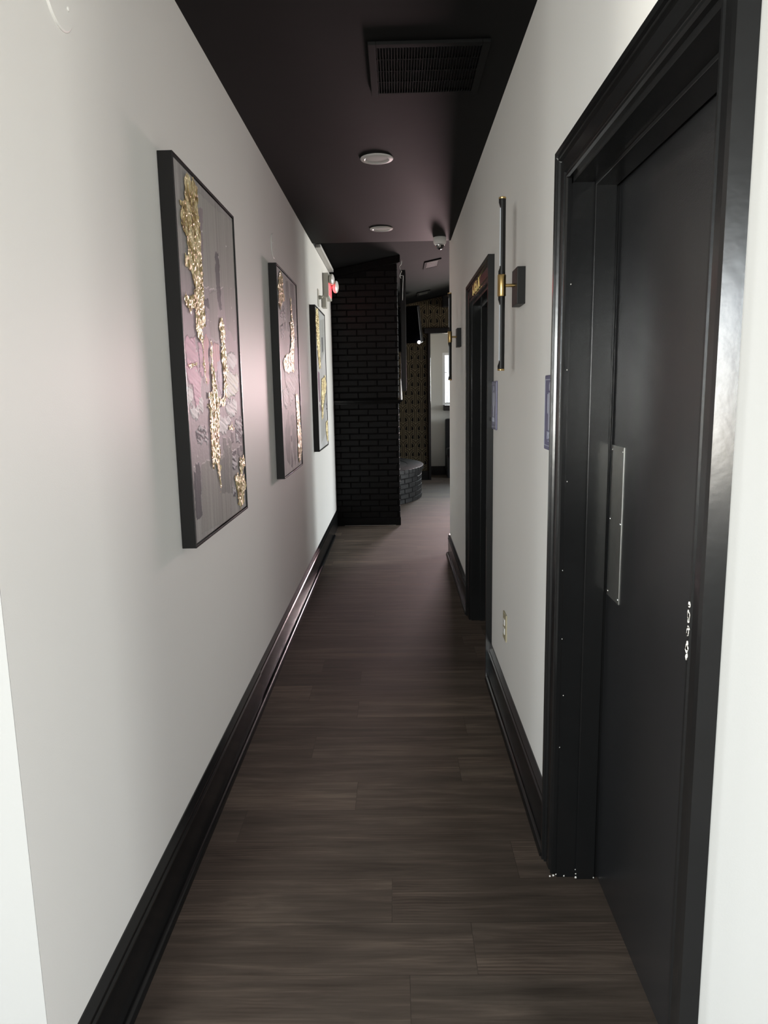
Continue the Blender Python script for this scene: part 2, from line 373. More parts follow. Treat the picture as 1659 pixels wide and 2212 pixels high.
# paint chips on the casing edges
b = MB(); rc = random.Random(3)
def chip(b, x, y, z, sy, sz, nx=0, ny=-1):
    n = 7; pts = []
    for k in range(n):
        a = 2*PI*k/n; rr = rc.uniform(0.6, 1.1)
        if ny: pts.append((x + math.cos(a)*sy*rr, y, z + math.sin(a)*sz*rr))
        else: pts.append((x, y + math.cos(a)*sy*rr, z + math.sin(a)*sz*rr))
    c = [(p[0]+(0 if ny else nx*0.0006), p[1]+(ny*0.0006), p[2]) for p in pts]
    b.sweep([pts, c])
for i in range(26):
    z = 1.03 + rc.uniform(0, 0.09)**1.0; chip(b, XR-0.0172, 1.0735+rc.uniform(-0.002, 0.003), z, 0.002+rc.random()*0.003, 0.002+rc.random()*0.004, -1, 0)
for x, z, s in ((XR-0.012, 0.006, .004),(XR-0.022, 0.004, .003),(XR-0.004, 0.01, .003),(XR+0.02, 0.005, .003),(XR+0.052, 0.008, .004),(XR+0.052, 0.02, .0025),(XR+0.05, 0.034, .002),(XR+0.105, 0.007, .003)):
    chip(b, x, D1['y1']-q-0.0125 if x > XR+0.04 else D1['y1']-q-0.0007, z, s*0.8, s, 0, -1)
for z in (0.58, 0.42, 0.75, 1.2, 0.95, 1.5, 1.72): chip(b, XR+0.001+rc.uniform(-.01,.004), D1['y1']-q-0.0007, z, 0.0013, 0.002, 0, -1)
b.build('paint_chip', M['chip'], r)['kind'] = 'stuff'
# door 2, open doorway to a dark room
r = empty('door_2', (XR, D2['y0'], 0)); struct(r, 'black cased open doorway into a dark room with gold letters above')
b = MB(); casing(b, D2['y0'], D2['y1'], D2['z'], 0.108, XR, -1); b.build('casing', M['trim'], r)
b = MB(); jamb(b, D2, XR-0.002, XR+0.16)
b.cbox(XR+0.05, XR+0.09, D2['y1']-q-0.011, D2['y1']-q, 0, D2['z']-q, 0.002); b.cbox(XR+0.05, XR+0.09, D2['y0']+q, D2['y1']-q, D2['z']-q-0.011, D2['z']-q, 0.002)
b.build('jamb', M['trim'], r)
b = MB()
text_mesh(b, 'MEN', 0.105, Matrix.Translation((XR-0.0205, 4.085, 2.006)) @ Matrix(((0,0,-1,0),(-1,0,0,0),(0,1,0,0),(0,0,0,1))) @ Matrix.Diagonal((1.45, 0.78, 1, 1)), 0.002)
tag(b.build('lettering', M['gold_letter'], r), 'gold block letters on the black door head')
b = MB()
X2 = 2.3
b.box(X2, X2+.05, 2.6, 5.6, 0, 2.5); b.box(XR+WT, X2, 2.55, 2.6, 0, 2.5); b.box(XR+WT, X2, 5.6, 5.65, 0, 2.5); b.box(XR+WT, X2, 2.6, 5.6, 2.5, 2.55)
struct(b.build('wall_dark_room', M['darkroom']), 'black walls of the room behind the open doorway')
# shell closing off the right side beyond the corridor wall
b = MB(); b.box(XR+WT, 5.0, 5.95, 6.10, 0, 3.9); struct(b.build('wall_far_room_near', M['wall_dimmed']))
b = MB(); b.box(-3.4, XL-0.14, 5.6, 5.75, 0, 2.9); struct(b.build('wall_far_room_near_left', M['darkroom']))

# pale cap strip along the top of the left wall beyond the flat ceiling
b = MB(); b.box(XL-0.14, XL, Y_CE, Y_LE, 2.668, 2.72, 1); b.cbox(XL-0.02, XL+0.046, 6.38, 7.66, 2.672, 2.702, 0.002, 0)
struct(b.build('trim_2', [M['trimwhite'], M['darkroom']]), 'pale strip capping the left wall under the sloping ceiling')

# ------------------------------------------------------------------ brick column
def brick_run(b, o, ud, nd, L, z0, nrow, bl, bh, gap, dep, rnd, offset=0.0, z_clip=None, curve=None):
    """courses of bricks; o origin, ud along, nd outward. curve=(cx,cy,r): wraps round a cylinder"""
    for row in range(nrow):
        zb = z0 + row*bh + gap/2; zt = zb + bh - gap
        s = -(bl/2 if row % 2 else 0) + offset
        while s < L - 0.01:
            a0 = max(s + gap/2, 0.0 if curve is None else -9); a1 = min(s + bl - gap/2, L)
            if a1 - a0 > 0.02:
                if z_clip and zt > z_clip((a0+a1)/2): s += bl; continue
                j = rnd.uniform(-0.0025, 0.0025); c = 0.0035
                ja = [rnd.uniform(-0.0015, 0.0015) for _ in range(4)]
                nseg = 1 if curve is None else 4
                rings = []
                for (dd, cc) in ((-dep, 0), (j-c, 0), (j, c)):
                    ring = []
                    bot = []; top = []
                    for i in range(nseg+1):
                        u = a0+cc + (a1-a0-2*cc)*i/nseg
                        if curve is None:
                            p = Vector(o) + Vector(ud)*u + Vector(nd)*dd
                        else:
                            cx, cy, rr = curve; an = u/rr
                            p = Vector((cx + math.cos(an)*(rr+dd), cy + math.sin(an)*(rr+dd), 0))
                        bot.append((p.x, p.y, zb+cc+ja[0])); top.append((p.x, p.y, zt-cc+ja[1]))
                    rings.append(bot + top[::-1])
                b.sweep(rings)
            s += bl
rb = random.Random(11)
YB = 7.80
r = empty('brick_column', (-0.45, 8.3, 0)); tag(r, 'black painted brick chimney column at the end of the corridor', 'column')
b = MB(); brick_run(b, (-1.02, YB, 0), (1,0,0), (0,-1,0), 1.05, 0.085, 19, 0.205, 0.0660, 0.009, 0.095, rb, 0.0)
brick_run(b, (-1.02, YB, 0), (1,0,0), (0,-1,0), 1.05, 1.385, 22, 0.205, 0.0660, 0.009, 0.095, rb, 0.0, z_clip=lambda u: far_z(-1.02+u, YB)-0.075)
b.build('front_bricks', M['brick'], r)
b = MB(); brick_run(b, (0.03, YB+0.10, 0), (0,1,0), (1,0,0), 0.68, 0.085, 19, 0.205, 0.0660, 0.009, 0.04, rb, 0.0)
brick_run(b, (0.03, YB+0.10, 0), (0,1,0), (1,0,0), 0.68, 1.385, 21, 0.205, 0.0660, 0.009, 0.04, rb, 0.0)
b.build('side_bricks', M['brick'], r)
b = MB(); x0, x1, y0, y1 = -1.02, 0.022, YB+0.009, YB+0.78
b.add([(x0,y0,0),(x1,y0,0),(x1,y1,0),(x0,y1,0),(x0,y0,far_z(x0,y0)-.002),(x1,y0,far_z(x1,y0)-.002),(x1,y1,far_z(x1,y1)-.002),(x0,y1,far_z(x0,y1)-.002)],
      [(0,3,2,1),(4,5,6,7),(0,1,5,4),(1,2,6,5),(2,3,7,6),(3,0,4,7)]); b.build('mortar', M['mortar'], r)
b = MB(); b.box(-1.02, 0.034, YB-0.006, YB+0.02, 0, 0.088); b.build('plinth', M['brick'], r)
b = MB(); b.box(-0.585, -0.02, YB-0.0085, YB-0.0055, 0.0, 0.0032); tag(b.build('bare_edge', M['box_grey'], r), 'thin bare pale line at the foot of the bricks')
b = MB()   # moulded ledge half way up, returning round the side
LP = [(0,0.0),(0.010,0.0),(0.014,0.010),(0.024,0.016),(0.026,0.024),(0.040,0.028),(0.043,0.040),(0,0.040)]
b.sweep([[(-1.02, YB-u, 1.325+z) for u, z in LP], [(0.03+u, YB-u, 1.325+z) for u, z in LP], [(0.03+u, YB+0.78, 1.325+z) for u, z in LP]])
b.build('ledge', M['trim'], r)
b = MB()   # sloping board where brick meets ceiling
zt = lambda x: far_z(x, YB)-0.003
b.add([(-1.02,YB-.03,zt(-1.02)-.07),(0.06,YB-.03,zt(.06)-.07),(0.06,YB-.03,zt(.06)),(-1.02,YB-.03,zt(-1.02)),
       (-1.02,YB+.01,zt(-1.02)-.07),(0.06,YB+.01,zt(.06)-.07),(0.06,YB+.01,zt(.06)),(-1.02,YB+.01,zt(-1.02))],
      [(0,1,2,3),(7,6,5,4),(0,4,5,1),(1,5,6,2),(2,6,7,3),(3,7,4,0)])
b.build('top_board', M['mortar'], r)

# black flat panel on the side of the column, seen edge-on, with a white cable
r = empty('wall_panel', (0.09, 8.6, 1.48)); tag(r, 'tall black flat panel mounted edge-on on the side of the brick column', 'panel')
b = MB(); b.cbox(0.062, 0.118, 8.02, 8.56, 1.46, 2.74, 0.006); b.build('panel_body', M['tv'], r)
b = MB(); b.cbox(0.117, 0.122, 8.04, 8.54, 1.48, 2.72, 0.001); b.build('panel_face', M['tv_screen'], r)
b = MB(); b.box(0.03, 0.064, 8.2, 8.45, 1.9, 2.2); b.build('bracket', M['black_metal'], r)
b = MB(); pts = []
for i in range(40):
    tt = i/39; pts.append((0.066 + 0.012*math.sin(tt*13), 7.97+0.008*math.cos(tt*17), 2.835 - 0.20*tt + 0.01*math.sin(tt*21)))
b.tube(pts, 0.0035, 8)
b.tube([(0.058,7.97,2.66),(0.075,7.965,2.675),(0.095,7.97,2.672),(0.092,7.97,2.62),(0.086,7.98,2.5),(0.083,7.985,2.42)], 0.003, 8)
tag(b.build('cable', M['cable']), 'white cable dangling from the ceiling beside the top of the brick column', 'cable')
b = MB(); b.lathe([(0.015,0),(0.017,0.02),(0.013,0.09),(0.007,0.19),(0.002,0.225)], (0.052, 7.93, 1.366), (0,0,1), 20)
tag(b.build('ornament', M['white_enamel'], None, True), 'small white tapered ornament standing on the brick column ledge', 'ornament')

# ------------------------------------------------------------------ round brick hearth
r = empty('brick_platform', (-1.13, 10.12, 0)); tag(r, 'low round black brick platform behind the brick column', 'platform')
b = MB(); brick_run(b, (0,0,0), (1,0,0), (0,1,0), 2*PI*1.475*0.999, 0.0, 6, 0.205, 0.066, 0.010, 0.06, rb, 0.0, curve=(-1.13, 10.12, 1.475))
b.build('bricks', M['brick'], r)
b = MB(); b.lathe([(1.465, 0), (1.465, 0.40)], (-1.13, 10.12, 0), (0,0,1), 96); b.build('mortar', M['mortar'], r)
b = MB()
n = 92
for i in range(n):
    a0 = 2*PI*i/n + 0.0035; a1 = 2*PI*(i+1)/n - 0.0035; rr0, rr1 = 1.27, 1.502; z0, z1 = 0.398, 0.448; c = 0.004
    rings = []
    for z, e in ((z0, 0), (z1-c, 0), (z1, c)):
        rings.append([(-1.13+math.cos(a0+e/1.4)*(rr0+e), 10.12+math.sin(a0+e/1.4)*(rr0+e), z), (-1.13+math.cos(a1-e/1.4)*(rr0+e), 10.12+math.sin(a1-e/1.4)*(rr0+e), z),
                      (-1.13+math.cos(a1-e/1.4)*(rr1-e), 10.12+math.sin(a1-e/1.4)*(rr1-e), z), (-1.13+math.cos(a0+e/1.4)*(rr1-e), 10.12+math.sin(a0+e/1.4)*(rr1-e), z)])
    b.sweep(rings)
b.lathe([(1.49, 0), (1.49, 0.043)], (-1.13, 10.12, 0.400), (0,0,1), 96)
b.build('rim', M['brick'], r)

# ------------------------------------------------------------------ far room shell
YF = 11.88
# wallpapered wall with a wide cased opening
OX0, OX1, OZ = 0.565, 3.2, 2.375
def paper_wall():
    b = MB()
    def ztop(x): return far_z(x, YF)+0.01
    def block(x0, x1, z0, z1=None):
        zz = (ztop(x0), ztop(x1)) if z1 is None else (z1, z1)
        b.add([(x0,YF,z0),(x1,YF,z0),(x1,YF,zz[1]),(x0,YF,zz[0]),(x0,YF+.12,z0),(x1,YF+.12,z0),(x1,YF+.12,zz[1]),(x0,YF+.12,zz[0])],
              [(0,1,2,3),(7,6,5,4),(0,4,5,1),(1,5,6,2),(2,6,7,3),(3,7,4,0)])
    block(-3.4, OX0, 0); block(OX0, OX1, OZ); block(OX1, 4.9, 0)
    W = 0.2075; H = 0.1425; u = W/438.0
    R1, R2, R3, E = 283*u, 219*u, 153*u, 65*u
    lw = 0.0028
    def inside(x, z):
        if z < 0.14 or z > far_z(x, YF)-0.004: return False
        if x > OX0-0.05 and x < OX1+0.05 and z < OZ+0.07: return False
        return -1.6 < x < 3.4
    def seg(p, q, w=lw, mi=2, dy=0.0016):
        if not (inside(*p) and inside(*q)): return
        d = Vector((q[0]-p[0], q[1]-p[1])); l = d.length
        if l < 1e-6: return
        nx, nz = -d.y/l*w/2, d.x/l*w/2
        b.quad((p[0]+nx,YF-dy,p[1]+nz),(p[0]-nx,YF-dy,p[1]-nz),(q[0]-nx,YF-dy,q[1]-nz),(q[0]+nx,YF-dy,q[1]+nz), mi)
    zbase = -0.30; xbase = 0.2105
    for row in range(0, 26):
        y0 = zbase + row*H
        for c in range(-10, 18):
            xc = xbase + (c + (0.5 if row % 2 else 0))*W
            if xc < -1.6 or xc > 3.4: continue
            for sg in (-1, 1):
                for R, xe in ((R1, W/2), (R2, W/2), (R3, R3)):
                    pts = []; n = 9
                    for i in range(n+1):
                        dx = E + (xe-E)*math.sin(PI/2*i/n)
                        pts.append((xc + sg*dx, y0 + math.sqrt(max(0, R*R-dx*dx))))
                    for i in range(n): seg(pts[i], pts[i+1])
                # dark lens under the inner arc
                n = 5; zb = []
                for i in range(n):
                    d0 = E + (R3-E)*i/n + (lw*.5 if i == 0 else 0); d1 = E + (R3-E)*(i+1)/n
                    t0 = y0 + math.sqrt(max(0, R3*R3-d0*d0)); t1 = y0 + math.sqrt(max(0, R3*R3-d1*d1))
                    e0 = W/2-d0; e1 = W/2-d1
                    l0 = y0-H + math.sqrt(R1*R1-e0*e0); l1 = y0-H + math.sqrt(R1*R1-e1*e1)
                    if inside(xc+sg*d0, l0) and inside(xc+sg*d1, t0) and inside(xc+sg*d0, t0):
                        b.quad((xc+sg*d0,YF-.0008,l0),(xc+sg*d1,YF-.0008,l1),(xc+sg*d1,YF-.0008,t1),(xc+sg*d0,YF-.0008,t0), 1)
            # column hanging from the V at xc+W/2
            xv = xc + W/2; zend_c = y0 - 2*H + math.sqrt(R1*R1-(W/2)**2); zend_e = y0 - 2*H + math.sqrt(R1*R1-R3*R3)
            m = 6
            for (xx, zt, ze) in ((xv, y0, zend_c), (xv-E, y0, zend_e), (xv+E, y0, zend_e)):
                for i in range(m): seg((xx, zt+(ze-zt)*i/m), (xx, zt+(ze-zt)*(i+1)/m))
    return struct(b.build('wall_end', [M['paper_base'], M['paper_dark'], M['paper_gold']]), 'far wall papered in gold interlocking arches on black')
paper_wall()
b = MB()   # casing of the wide opening
b.cbox(OX0-0.038, OX0, YF-0.03, YF+0.13, 0, OZ, 0.003); b.cbox(OX1, OX1+0.04, YF-0.03, YF+0.13, 0, OZ, 0.003); b.cbox(OX0-0.10, OX1+0.10, YF-0.06, YF+0.13, OZ-0.01, OZ+0.075, 0.004)
struct(b.build('trim_3', M['trim']), 'black casing around the opening in the papered wall')
b = MB(); b.box(-3.4, OX0-0.04, YF-0.016, YF, 0, 0.15); b.box(OX1+.04, 4.9, YF-0.016, YF, 0, 0.15); struct(b.build('baseboard_end', M['trim']))
# vestibule behind the opening
YV = 12.6
VW = (0.805, 1.85, 1.212, 2.10)
b = MB(); wall_with_windows(b, 0.45, 3.3, 2.6, [VW], lambda a0, a1, z0, z1: b.box(a0, a1, YV, YV+0.14, z0, z1))
struct(b.build('wall_vestibule', M['greige']), 'plain pale wall with a bright window behind the far opening')
b = MB(); b.box(0.33, 0.45, YF+.12, YV+.14, 0, 2.6); struct(b.build('wall_vestibule_left', M['greige']))
b = MB(); b.box(3.3, 3.42, YF+.12, YV+.14, 0, 2.6); struct(b.build('wall_vestibule_right', M['greige']))
b = MB(); b.box(0.33, 3.42, YF+.12, YV+.14, 2.6, 2.66); struct(b.build('ceiling', M['wall_dimmed']), 'pale ceiling behind the far opening')
b = MB(); b.box(0.45, 3.3, YV-0.018, YV, 0, 0.152); struct(b.build('baseboard_vestibule', M['trim']))
r = window('window_%d' % wn, 'y', YV+0.07, VW, -1); wn += 1
struct(r, 'overexposed daylight window at the end of the view')
b = MB(); b.box(0.85, 0.884, YV+.05, YV+.062, 1.765, 1.774); b.box(0.879, 0.886, YV+.05, YV+.062, 1.25, 1.774); b.build('inner_sash', M['greysash'], r)
b = MB(); b.cbox(0.815, 1.90, YV-0.10, YV+0.0, 1.118, 1.212, 0.004); b.build('window_sill', M['trim'], r)
# other far-room walls
RW = [(7.9, 9.4, 0.7, 2.6), (9.8, 11.6, 0.7, 2.6)]
b = MB(); wall_with_windows(b, 6.1, 12.0, 3.9, RW, lambda a0, a1, z0, z1: b.box(4.9, 5.04, a0, a1, z0, z1))
struct(b.build('wall_far_right', M['wall_dimmed']))
for w in RW:
    window('window_%d' % wn, 'x', 4.97, w, -1); wn += 1
b = MB(); b.box(-3.54, -3.4, 5.6, 12.0, 0, 2.4); struct(b.build('wall_far_left', M['darkroom']))

# booth bench in the vestibule, black television, speaker
r = empty('booth_bench', (1.25, 12.2, 0)); tag(r, 'black upholstered high-backed bench under the far window', 'bench')
b = MB(); b.cbox(0.835, 1.75, 12.36, 12.50, 0.10, 0.985, 0.035); b.build('backrest', M['fabric'], r, True)
b = MB(); b.cbox(0.845, 1.75, 12.02, 12.37, 0.36, 0.50, 0.03); b.build('seat', M['fabric'], r, True)
b = MB(); b.box(0.855, 1.74, 12.06, 12.47, 0.0, 0.365); b.build('base', M['fabric'], r)

TV = Matrix.Translation((0.036, 11.11, 2.43)) @ Matrix.Rotation(math.radians(-24), 4, 'Z') @ Matrix.Rotation(math.radians(14), 4, 'X')
r = empty('television', (0.036, 11.11, 2.43)); tag(r, 'black wall-mounted television tilted down before the gold wallpaper', 'television')
def tbox(b, x0, x1, y0, y1, z0, z1, c=0.006):
    t = MB(); t.cbox(x0, x1, y0, y1, z0, z1, c); b.add([tuple(TV @ Vector(v)) for v in t.v], t.f)
b = MB(); tbox(b, -0.36, 0.36, -0.015, 0.075, -0.27, 0.27, 0.01); b.build('body', M['tv'], r)
b = MB(); tbox(b, -0.345, 0.345, -0.018, -0.014, -0.255, 0.255, 0.001); b.build('screen', M['tv_screen'], r)
b = MB(); tbox(b, -0.10, 0.10, 0.07, 0.13, -0.1, 0.1); b.build('bracket', M['black_metal'], r)
b = MB(); b.box(0.0, 0.06, 11.18, YF-.002, 2.39, 2.46); b.build('arm', M['black_metal'], r)
b = MB(); p = TV @ Vector((0.33, -0.02, -0.255)); b.lathe([(0.004,0),(0.022,0.004),(0.024,0.012),(0.015,0.03),(0.002,0.035)], p, (0,-0.8,-0.1), 20)
tag(b.build('indicator_light', M['led'], r, True), 'glowing white indicator at the lower corner')

r = empty('loudspeaker', (0.80, YF-0.10, 2.72)); tag(r, 'small black loudspeaker high on the gold papered wall under the ceiling', 'speaker')
b = MB(); b.cbox(0.755, 0.865, YF-0.15, YF-0.03, 2.765, 2.925, 0.006); b.build('cabinet', M['tv'], r)
b = MB(); b.cbox(0.765, 0.855, YF-0.154, YF-0.149, 2.775, 2.915, 0.001); b.build('grille', M['black_metal'], r)
b = MB(); b.box(0.79, 0.82, YF-0.04, YF-0.002, 2.83, 2.86); b.build('bracket', M['black_metal'], r)
b = MB(); b.lathe([(0.004,0),(0.004,0.02)], (0.78, YF-0.10, 2.748), (0,0,1), 10); b.build('knob', M['black_metal'], r)

# sloping-ceiling vents
def slope_vent(name_lab, xc, yc, wx, wy):
    r = empty('ceiling_vent', (xc, yc, far_z(xc, yc))); tag(r, name_lab, 'vent', 'air vents in the sloping ceiling')
    def P(x, y, d): return (x, y, far_z(x, y)-d)
    def sl(b, x0, x1, y0, y1, d0, d1):
        b.add([P(x0,y0,d0),P(x1,y0,d0),P(x1,y1,d0),P(x0,y1,d0),P(x0,y0,d1),P(x1,y0,d1),P(x1,y1,d1),P(x0,y1,d1)],
              [(0,3,2,1),(4,5,6,7),(0,1,5,4),(1,2,6,5),(2,3,7,6),(3,0,4,7)])
    x0, x1, y0, y1 = xc-wx/2, xc+wx/2, yc-wy/2, yc+wy/2; f = 0.03
    b = MB(); sl(b, x0, x0+f, y0, y1, 0, .012); sl(b, x1-f, x1, y0, y1, 0, .012); sl(b, x0+f, x1-f, y0, y0+f*2, 0, .012); sl(b, x0+f, x1-f, y1-f*2, y1, 0, .012)
    b.build('frame', M['far_ceil'], r)
    b = MB(); sl(b, x0+f, x1-f, y0+f, y1-f, 0.0, 0.002); b.build('backing', M['darkroom'], r)
    b = MB(); k = 8
    for i in range(k):
        yy = y0+2*f + (y1-y0-4*f)*(i+.5)/k; sl(b, x0+f, x1-f, yy-.004, yy+.004, .003, .009)
    b.build('louvre', M['darkroom'], r)
slope_vent('nearer small black air vent in the sloping far ceiling', 0.442, 8.74, 0.19, 0.47)
slope_vent('farther small black air vent in the sloping ceiling above the papered wall', 0.425, 11.0, 0.19, 0.36)

# ------------------------------------------------------------------ corridor ceiling fittings
r = empty('ceiling_grille', (0.134, 2.97, ZC)); tag(r, 'large black return air grille in the corridor ceiling', 'grille')
gx0, gx1, gy0, gy1 = -0.082, 0.350, 2.745, 3.19; fr = 0.028
b = MB()
for a in ((gx0, gx0+fr, gy0, gy1), (gx1-fr, gx1, gy0, gy1), (gx0+fr, gx1-fr, gy0, gy0+fr), (gx0+fr, gx1-fr, gy1-fr, gy1)): b.cbox(a[0], a[1], a[2], a[3], ZC-0.012, ZC-0.0005, 0.002)
b.build('frame', M['ceil'], r)
b = MB(); b.box(gx0+fr, gx1-fr, gy0+fr, gy1-fr, ZC-0.0015, ZC-0.0002); b.build('backing', M['darkroom'], r)
b = MB(); n = 36
for i in range(n):
    xx = gx0+fr + (gx1-gx0-2*fr)*(i+.5)/n
    b.add([(xx-.0032,gy0+fr,ZC-.012),(xx-.0012,gy0+fr,ZC-.012),(xx+.0032,gy0+fr,ZC-.003),(xx+.0012,gy0+fr,ZC-.003),
           (xx-.0032,gy1-fr,ZC-.012),(xx-.0012,gy1-fr,ZC-.012),(xx+.0032,gy1-fr,ZC-.003),(xx+.0012,gy1-fr,ZC-.003)],
          [(0,1,2,3),(7,6,5,4),(0,4,5,1),(1,5,6,2),(2,6,7,3),(3,7,4,0)])
for i in (1, 2, 3):
    yy = gy0+fr + (gy1-gy0-2*fr)*i/4; b.box(gx0+fr, gx1-fr, yy-.003, yy+.003, ZC-0.009, ZC-0.004)
b.build('louvre', M['ceil'], r)

lamp = empty('downlight', (-0.083, 4.021, ZC)); tag(lamp, 'unlit round white recessed ceiling light, the nearer of two', 'light', 'recessed corridor ceiling lights')
b = MB(); b.lathe([(0.086,0),(0.087,0.002),(0.084,0.006),(0.066,0.009),(0.060,0.005),(0.0595,0.003)], (-0.083, 4.021, ZC-0.0004), (0,0,-1), 64); b.build('trim_ring', M['white_enamel'], lamp, True)
b = MB(); b.lathe([(0.0595,0.001),(0.0595,0.0045),(0.03,0.0055),(0.001,0.0058)], (-0.083, 4.021, ZC), (0,0,-1), 48); b.build('lens', M['white_plastic'], lamp, True)
l2 = copy_tree(lamp); l2.location = (-0.091, 5.659, ZC); tag(l2, 'unlit round white recessed ceiling light, the farther of two by the camera dome', 'light', 'recessed corridor ceiling lights')

r = empty('security_camera', (0.368, 6.02, ZC)); tag(r, 'white dome security camera at the end of the corridor ceiling', 'camera')
b = MB(); b.lathe([(0.049,-0.002),(0.051,0.002),(0.051,0.038),(0.047,0.050),(0.040,0.056)], (0.368,6.02,ZC), (0,0,-1), 48); b.build('housing', M['white_plastic'], r, True)
b = MB(); b.lathe([(0.040,0.054),(0.041,0.058),(0.038,0.062),(0.036,0.062)], (0.368,6.02,ZC), (0,0,-1), 48); b.build('rim', M['chrome'], r, True)
b = MB(); b.lathe([(0.036*math.cos(a), 0.058+0.036*math.sin(a)) for a in [i*PI/2/9 for i in range(9)]]+[(0.001,0.0945)], (0.368,6.02,ZC), (0,0,-1), 40); dm = b.build('dome', M['smoked'], r, True)
b = MB(); b.lathe([(0.012,0),(0.012,0.006),(0.009,0.007)], (0.36,5.984,ZC-0.072), (0,-1,-0.4), 20); b.build('lens', M['chrome'], r, True)

# ------------------------------------------------------------------ wall sconces
def sconce():
    x, y, z = 0.388, 2.705, 1.823
    r = empty('wall_sconce', (XR, y, z)); tag(r, 'unlit black and brass bar wall light between the two doorways', 'wall light', 'bar wall lights on the right wall')
    b = MB(); b.cbox(0.4345, XR, y-0.058, y+0.058, 1.752, 1.880, 0.0015); b.build('wall_plate', M['black_metal'], r)
    b = MB(); b.lathe([(0.006,0),(0.006,0.05)], (0.436, y, z), (-1,0,0), 20); b.build('arm', M['brass'], r, True)
    b = MB(); b.lathe([(0.0142,-0.038),(0.0150,-0.036),(0.0150,0.036),(0.0142,0.038)], (x, y, z), (0,0,1), 28); b.build('sleeve', M['brass'], r, True)
    for sg in (-1, 1):
        # black rod with a scooped front holding a diffuser
        b = MB(); n = 28; rings = []
        def ring(h, cut):
            pts = []
            for k in range(n):
                a = 2*PI*k/n; px = math.cos(a)*0.0125; py = math.sin(a)*0.0125
                px = max(px, -0.0125 + cut); pts.append((x+px, y+py, z+sg*h))
            return pts
        for h, c in ((0.036,0),(0.050,0),(0.056,0.003),(0.062,0.0055),(0.066,0.0065),(0.268,0.0065),(0.272,0.0055),(0.278,0.003),(0.284,0),(0.297,0)): rings.append(ring(h, c))
        b.sweep(rings); b.build('rod', M['black_metal'], r, True)
        b = MB(); b.lathe([(0.0085,0),(0.0085,0.198)], (x-0.0002, y, z+sg*0.068), (0,0,sg), 18); tag(b.build('diffuser', M['diffuser'], r, True), 'pale diffuser strip')
        b = MB(); b.lathe([(0.0128,0),(0.0132,0.001),(0.0132,0.005),(0.012,0.0065)], (x, y, z+sg*0.296), (0,0,sg), 28); b.build('end_cap', M['brass'], r, True)
    return r
s1 = sconce(); s2 = copy_tree(s1); s2.location = (XR, 5.235, 1.828)
tag(s2, 'unlit black and brass bar wall light beyond the open doorway', 'wall light', 'bar wall lights on the right wall')

# ------------------------------------------------------------------ signs and outlet on the right wall
def room_sign(lab, yc, seed, w=0.155):
    r = empty('restroom_sign', (XR, yc, 1.38)); tag(r, lab, 'sign', 'violet signs beside the doorways')
    z0, z1 = 1.268, 1.492
    b = MB(); b.cbox(XR-0.0075, XR, yc-w/2, yc+w/2, z0, z1, 0.004); b.build('plaque', M['sign'], r)
    b = MB(); x = XR-0.0082; rs = random.Random(seed)
    # standing figure with a dress-like blotch, braille dots and scratches
    def blk(y0, y1, zz0, zz1): b.cbox(x, x+.0015, y0, y1, zz0, zz1, 0.0005)
    b.lathe([(0.013,0),(0.013,0.0012)], (x+.001, yc, z0+0.19), (-1,0,0), 18)
    blk(yc-.022, yc+.022, z0+.115, z0+.172); blk(yc-.019, yc-.003, z0+.06, z0+.115); blk(yc+.003, yc+.019, z0+.06, z0+.115)
    blk(yc-.034, yc-.025, z0+.11, z0+.168); blk(yc+.025, yc+.034, z0+.11, z0+.168)
    blk(yc-.072, yc-.069, z0+.012, z1-z0+z0-.012); blk(yc+.069, yc+.072, z0+.012, z1-.012)
    blk(yc-.069, yc+.069, z0+.012, z0+.015); blk(yc-.069, yc+.069, z1-.015, z1-.012)
    for i in range(9): b.lathe([(0.0018,0),(0.0012,0.001)], (x+.001, yc+.03-.007*i, z0+.028+.006*(rs.random() > .5)), (-1,0,0), 8)
    b.build('raised_marks', M['sign_mark'], r)
    b = MB(); text_mesh(b, 'MEN' , 0.03, Matrix.Translation((x, yc, z0+.045)) @ Matrix(((0,0,-1,0),(-1,0,0,0),(0,1,0,0),(0,0,0,1))), 0.0008)
    b.build('lettering', M['sign_mark'], r)
room_sign('violet restroom plaque on the wall beside the open doorway', 3.408, 1)
room_sign('violet plaque mostly hidden behind the near black door casing', 2.165, 2)
r = empty('wall_outlet', (XR, 3.02, 0.432)); tag(r, 'almond wall outlet low on the right wall above the baseboard', 'outlet')
b = MB(); b.cbox(XR-0.006, XR, 2.978, 3.062, 0.372, 0.492, 0.002); b.build('cover_plate', M['almond'], r)
for zz in (0.412, 0.452):
    b = MB(); b.cbox(XR-0.0085, XR-0.005, 3.004, 3.036, zz-0.0135, zz+0.0135, 0.001); s_ = b.build('socket', M['white_plastic'], r)
    b = MB()
    for dy in (-.006, .006): b.box(XR-0.0088, XR-0.0084, 3.02+dy-.001, 3.02+dy+.001, zz-.002, zz+.006)
    b.lathe([(0.002,0),(0.002,0.0003)], (XR-0.0085, 3.02, zz-.007), (-1,0,0), 8); b.build('slot', M['almond_dark'], s_)

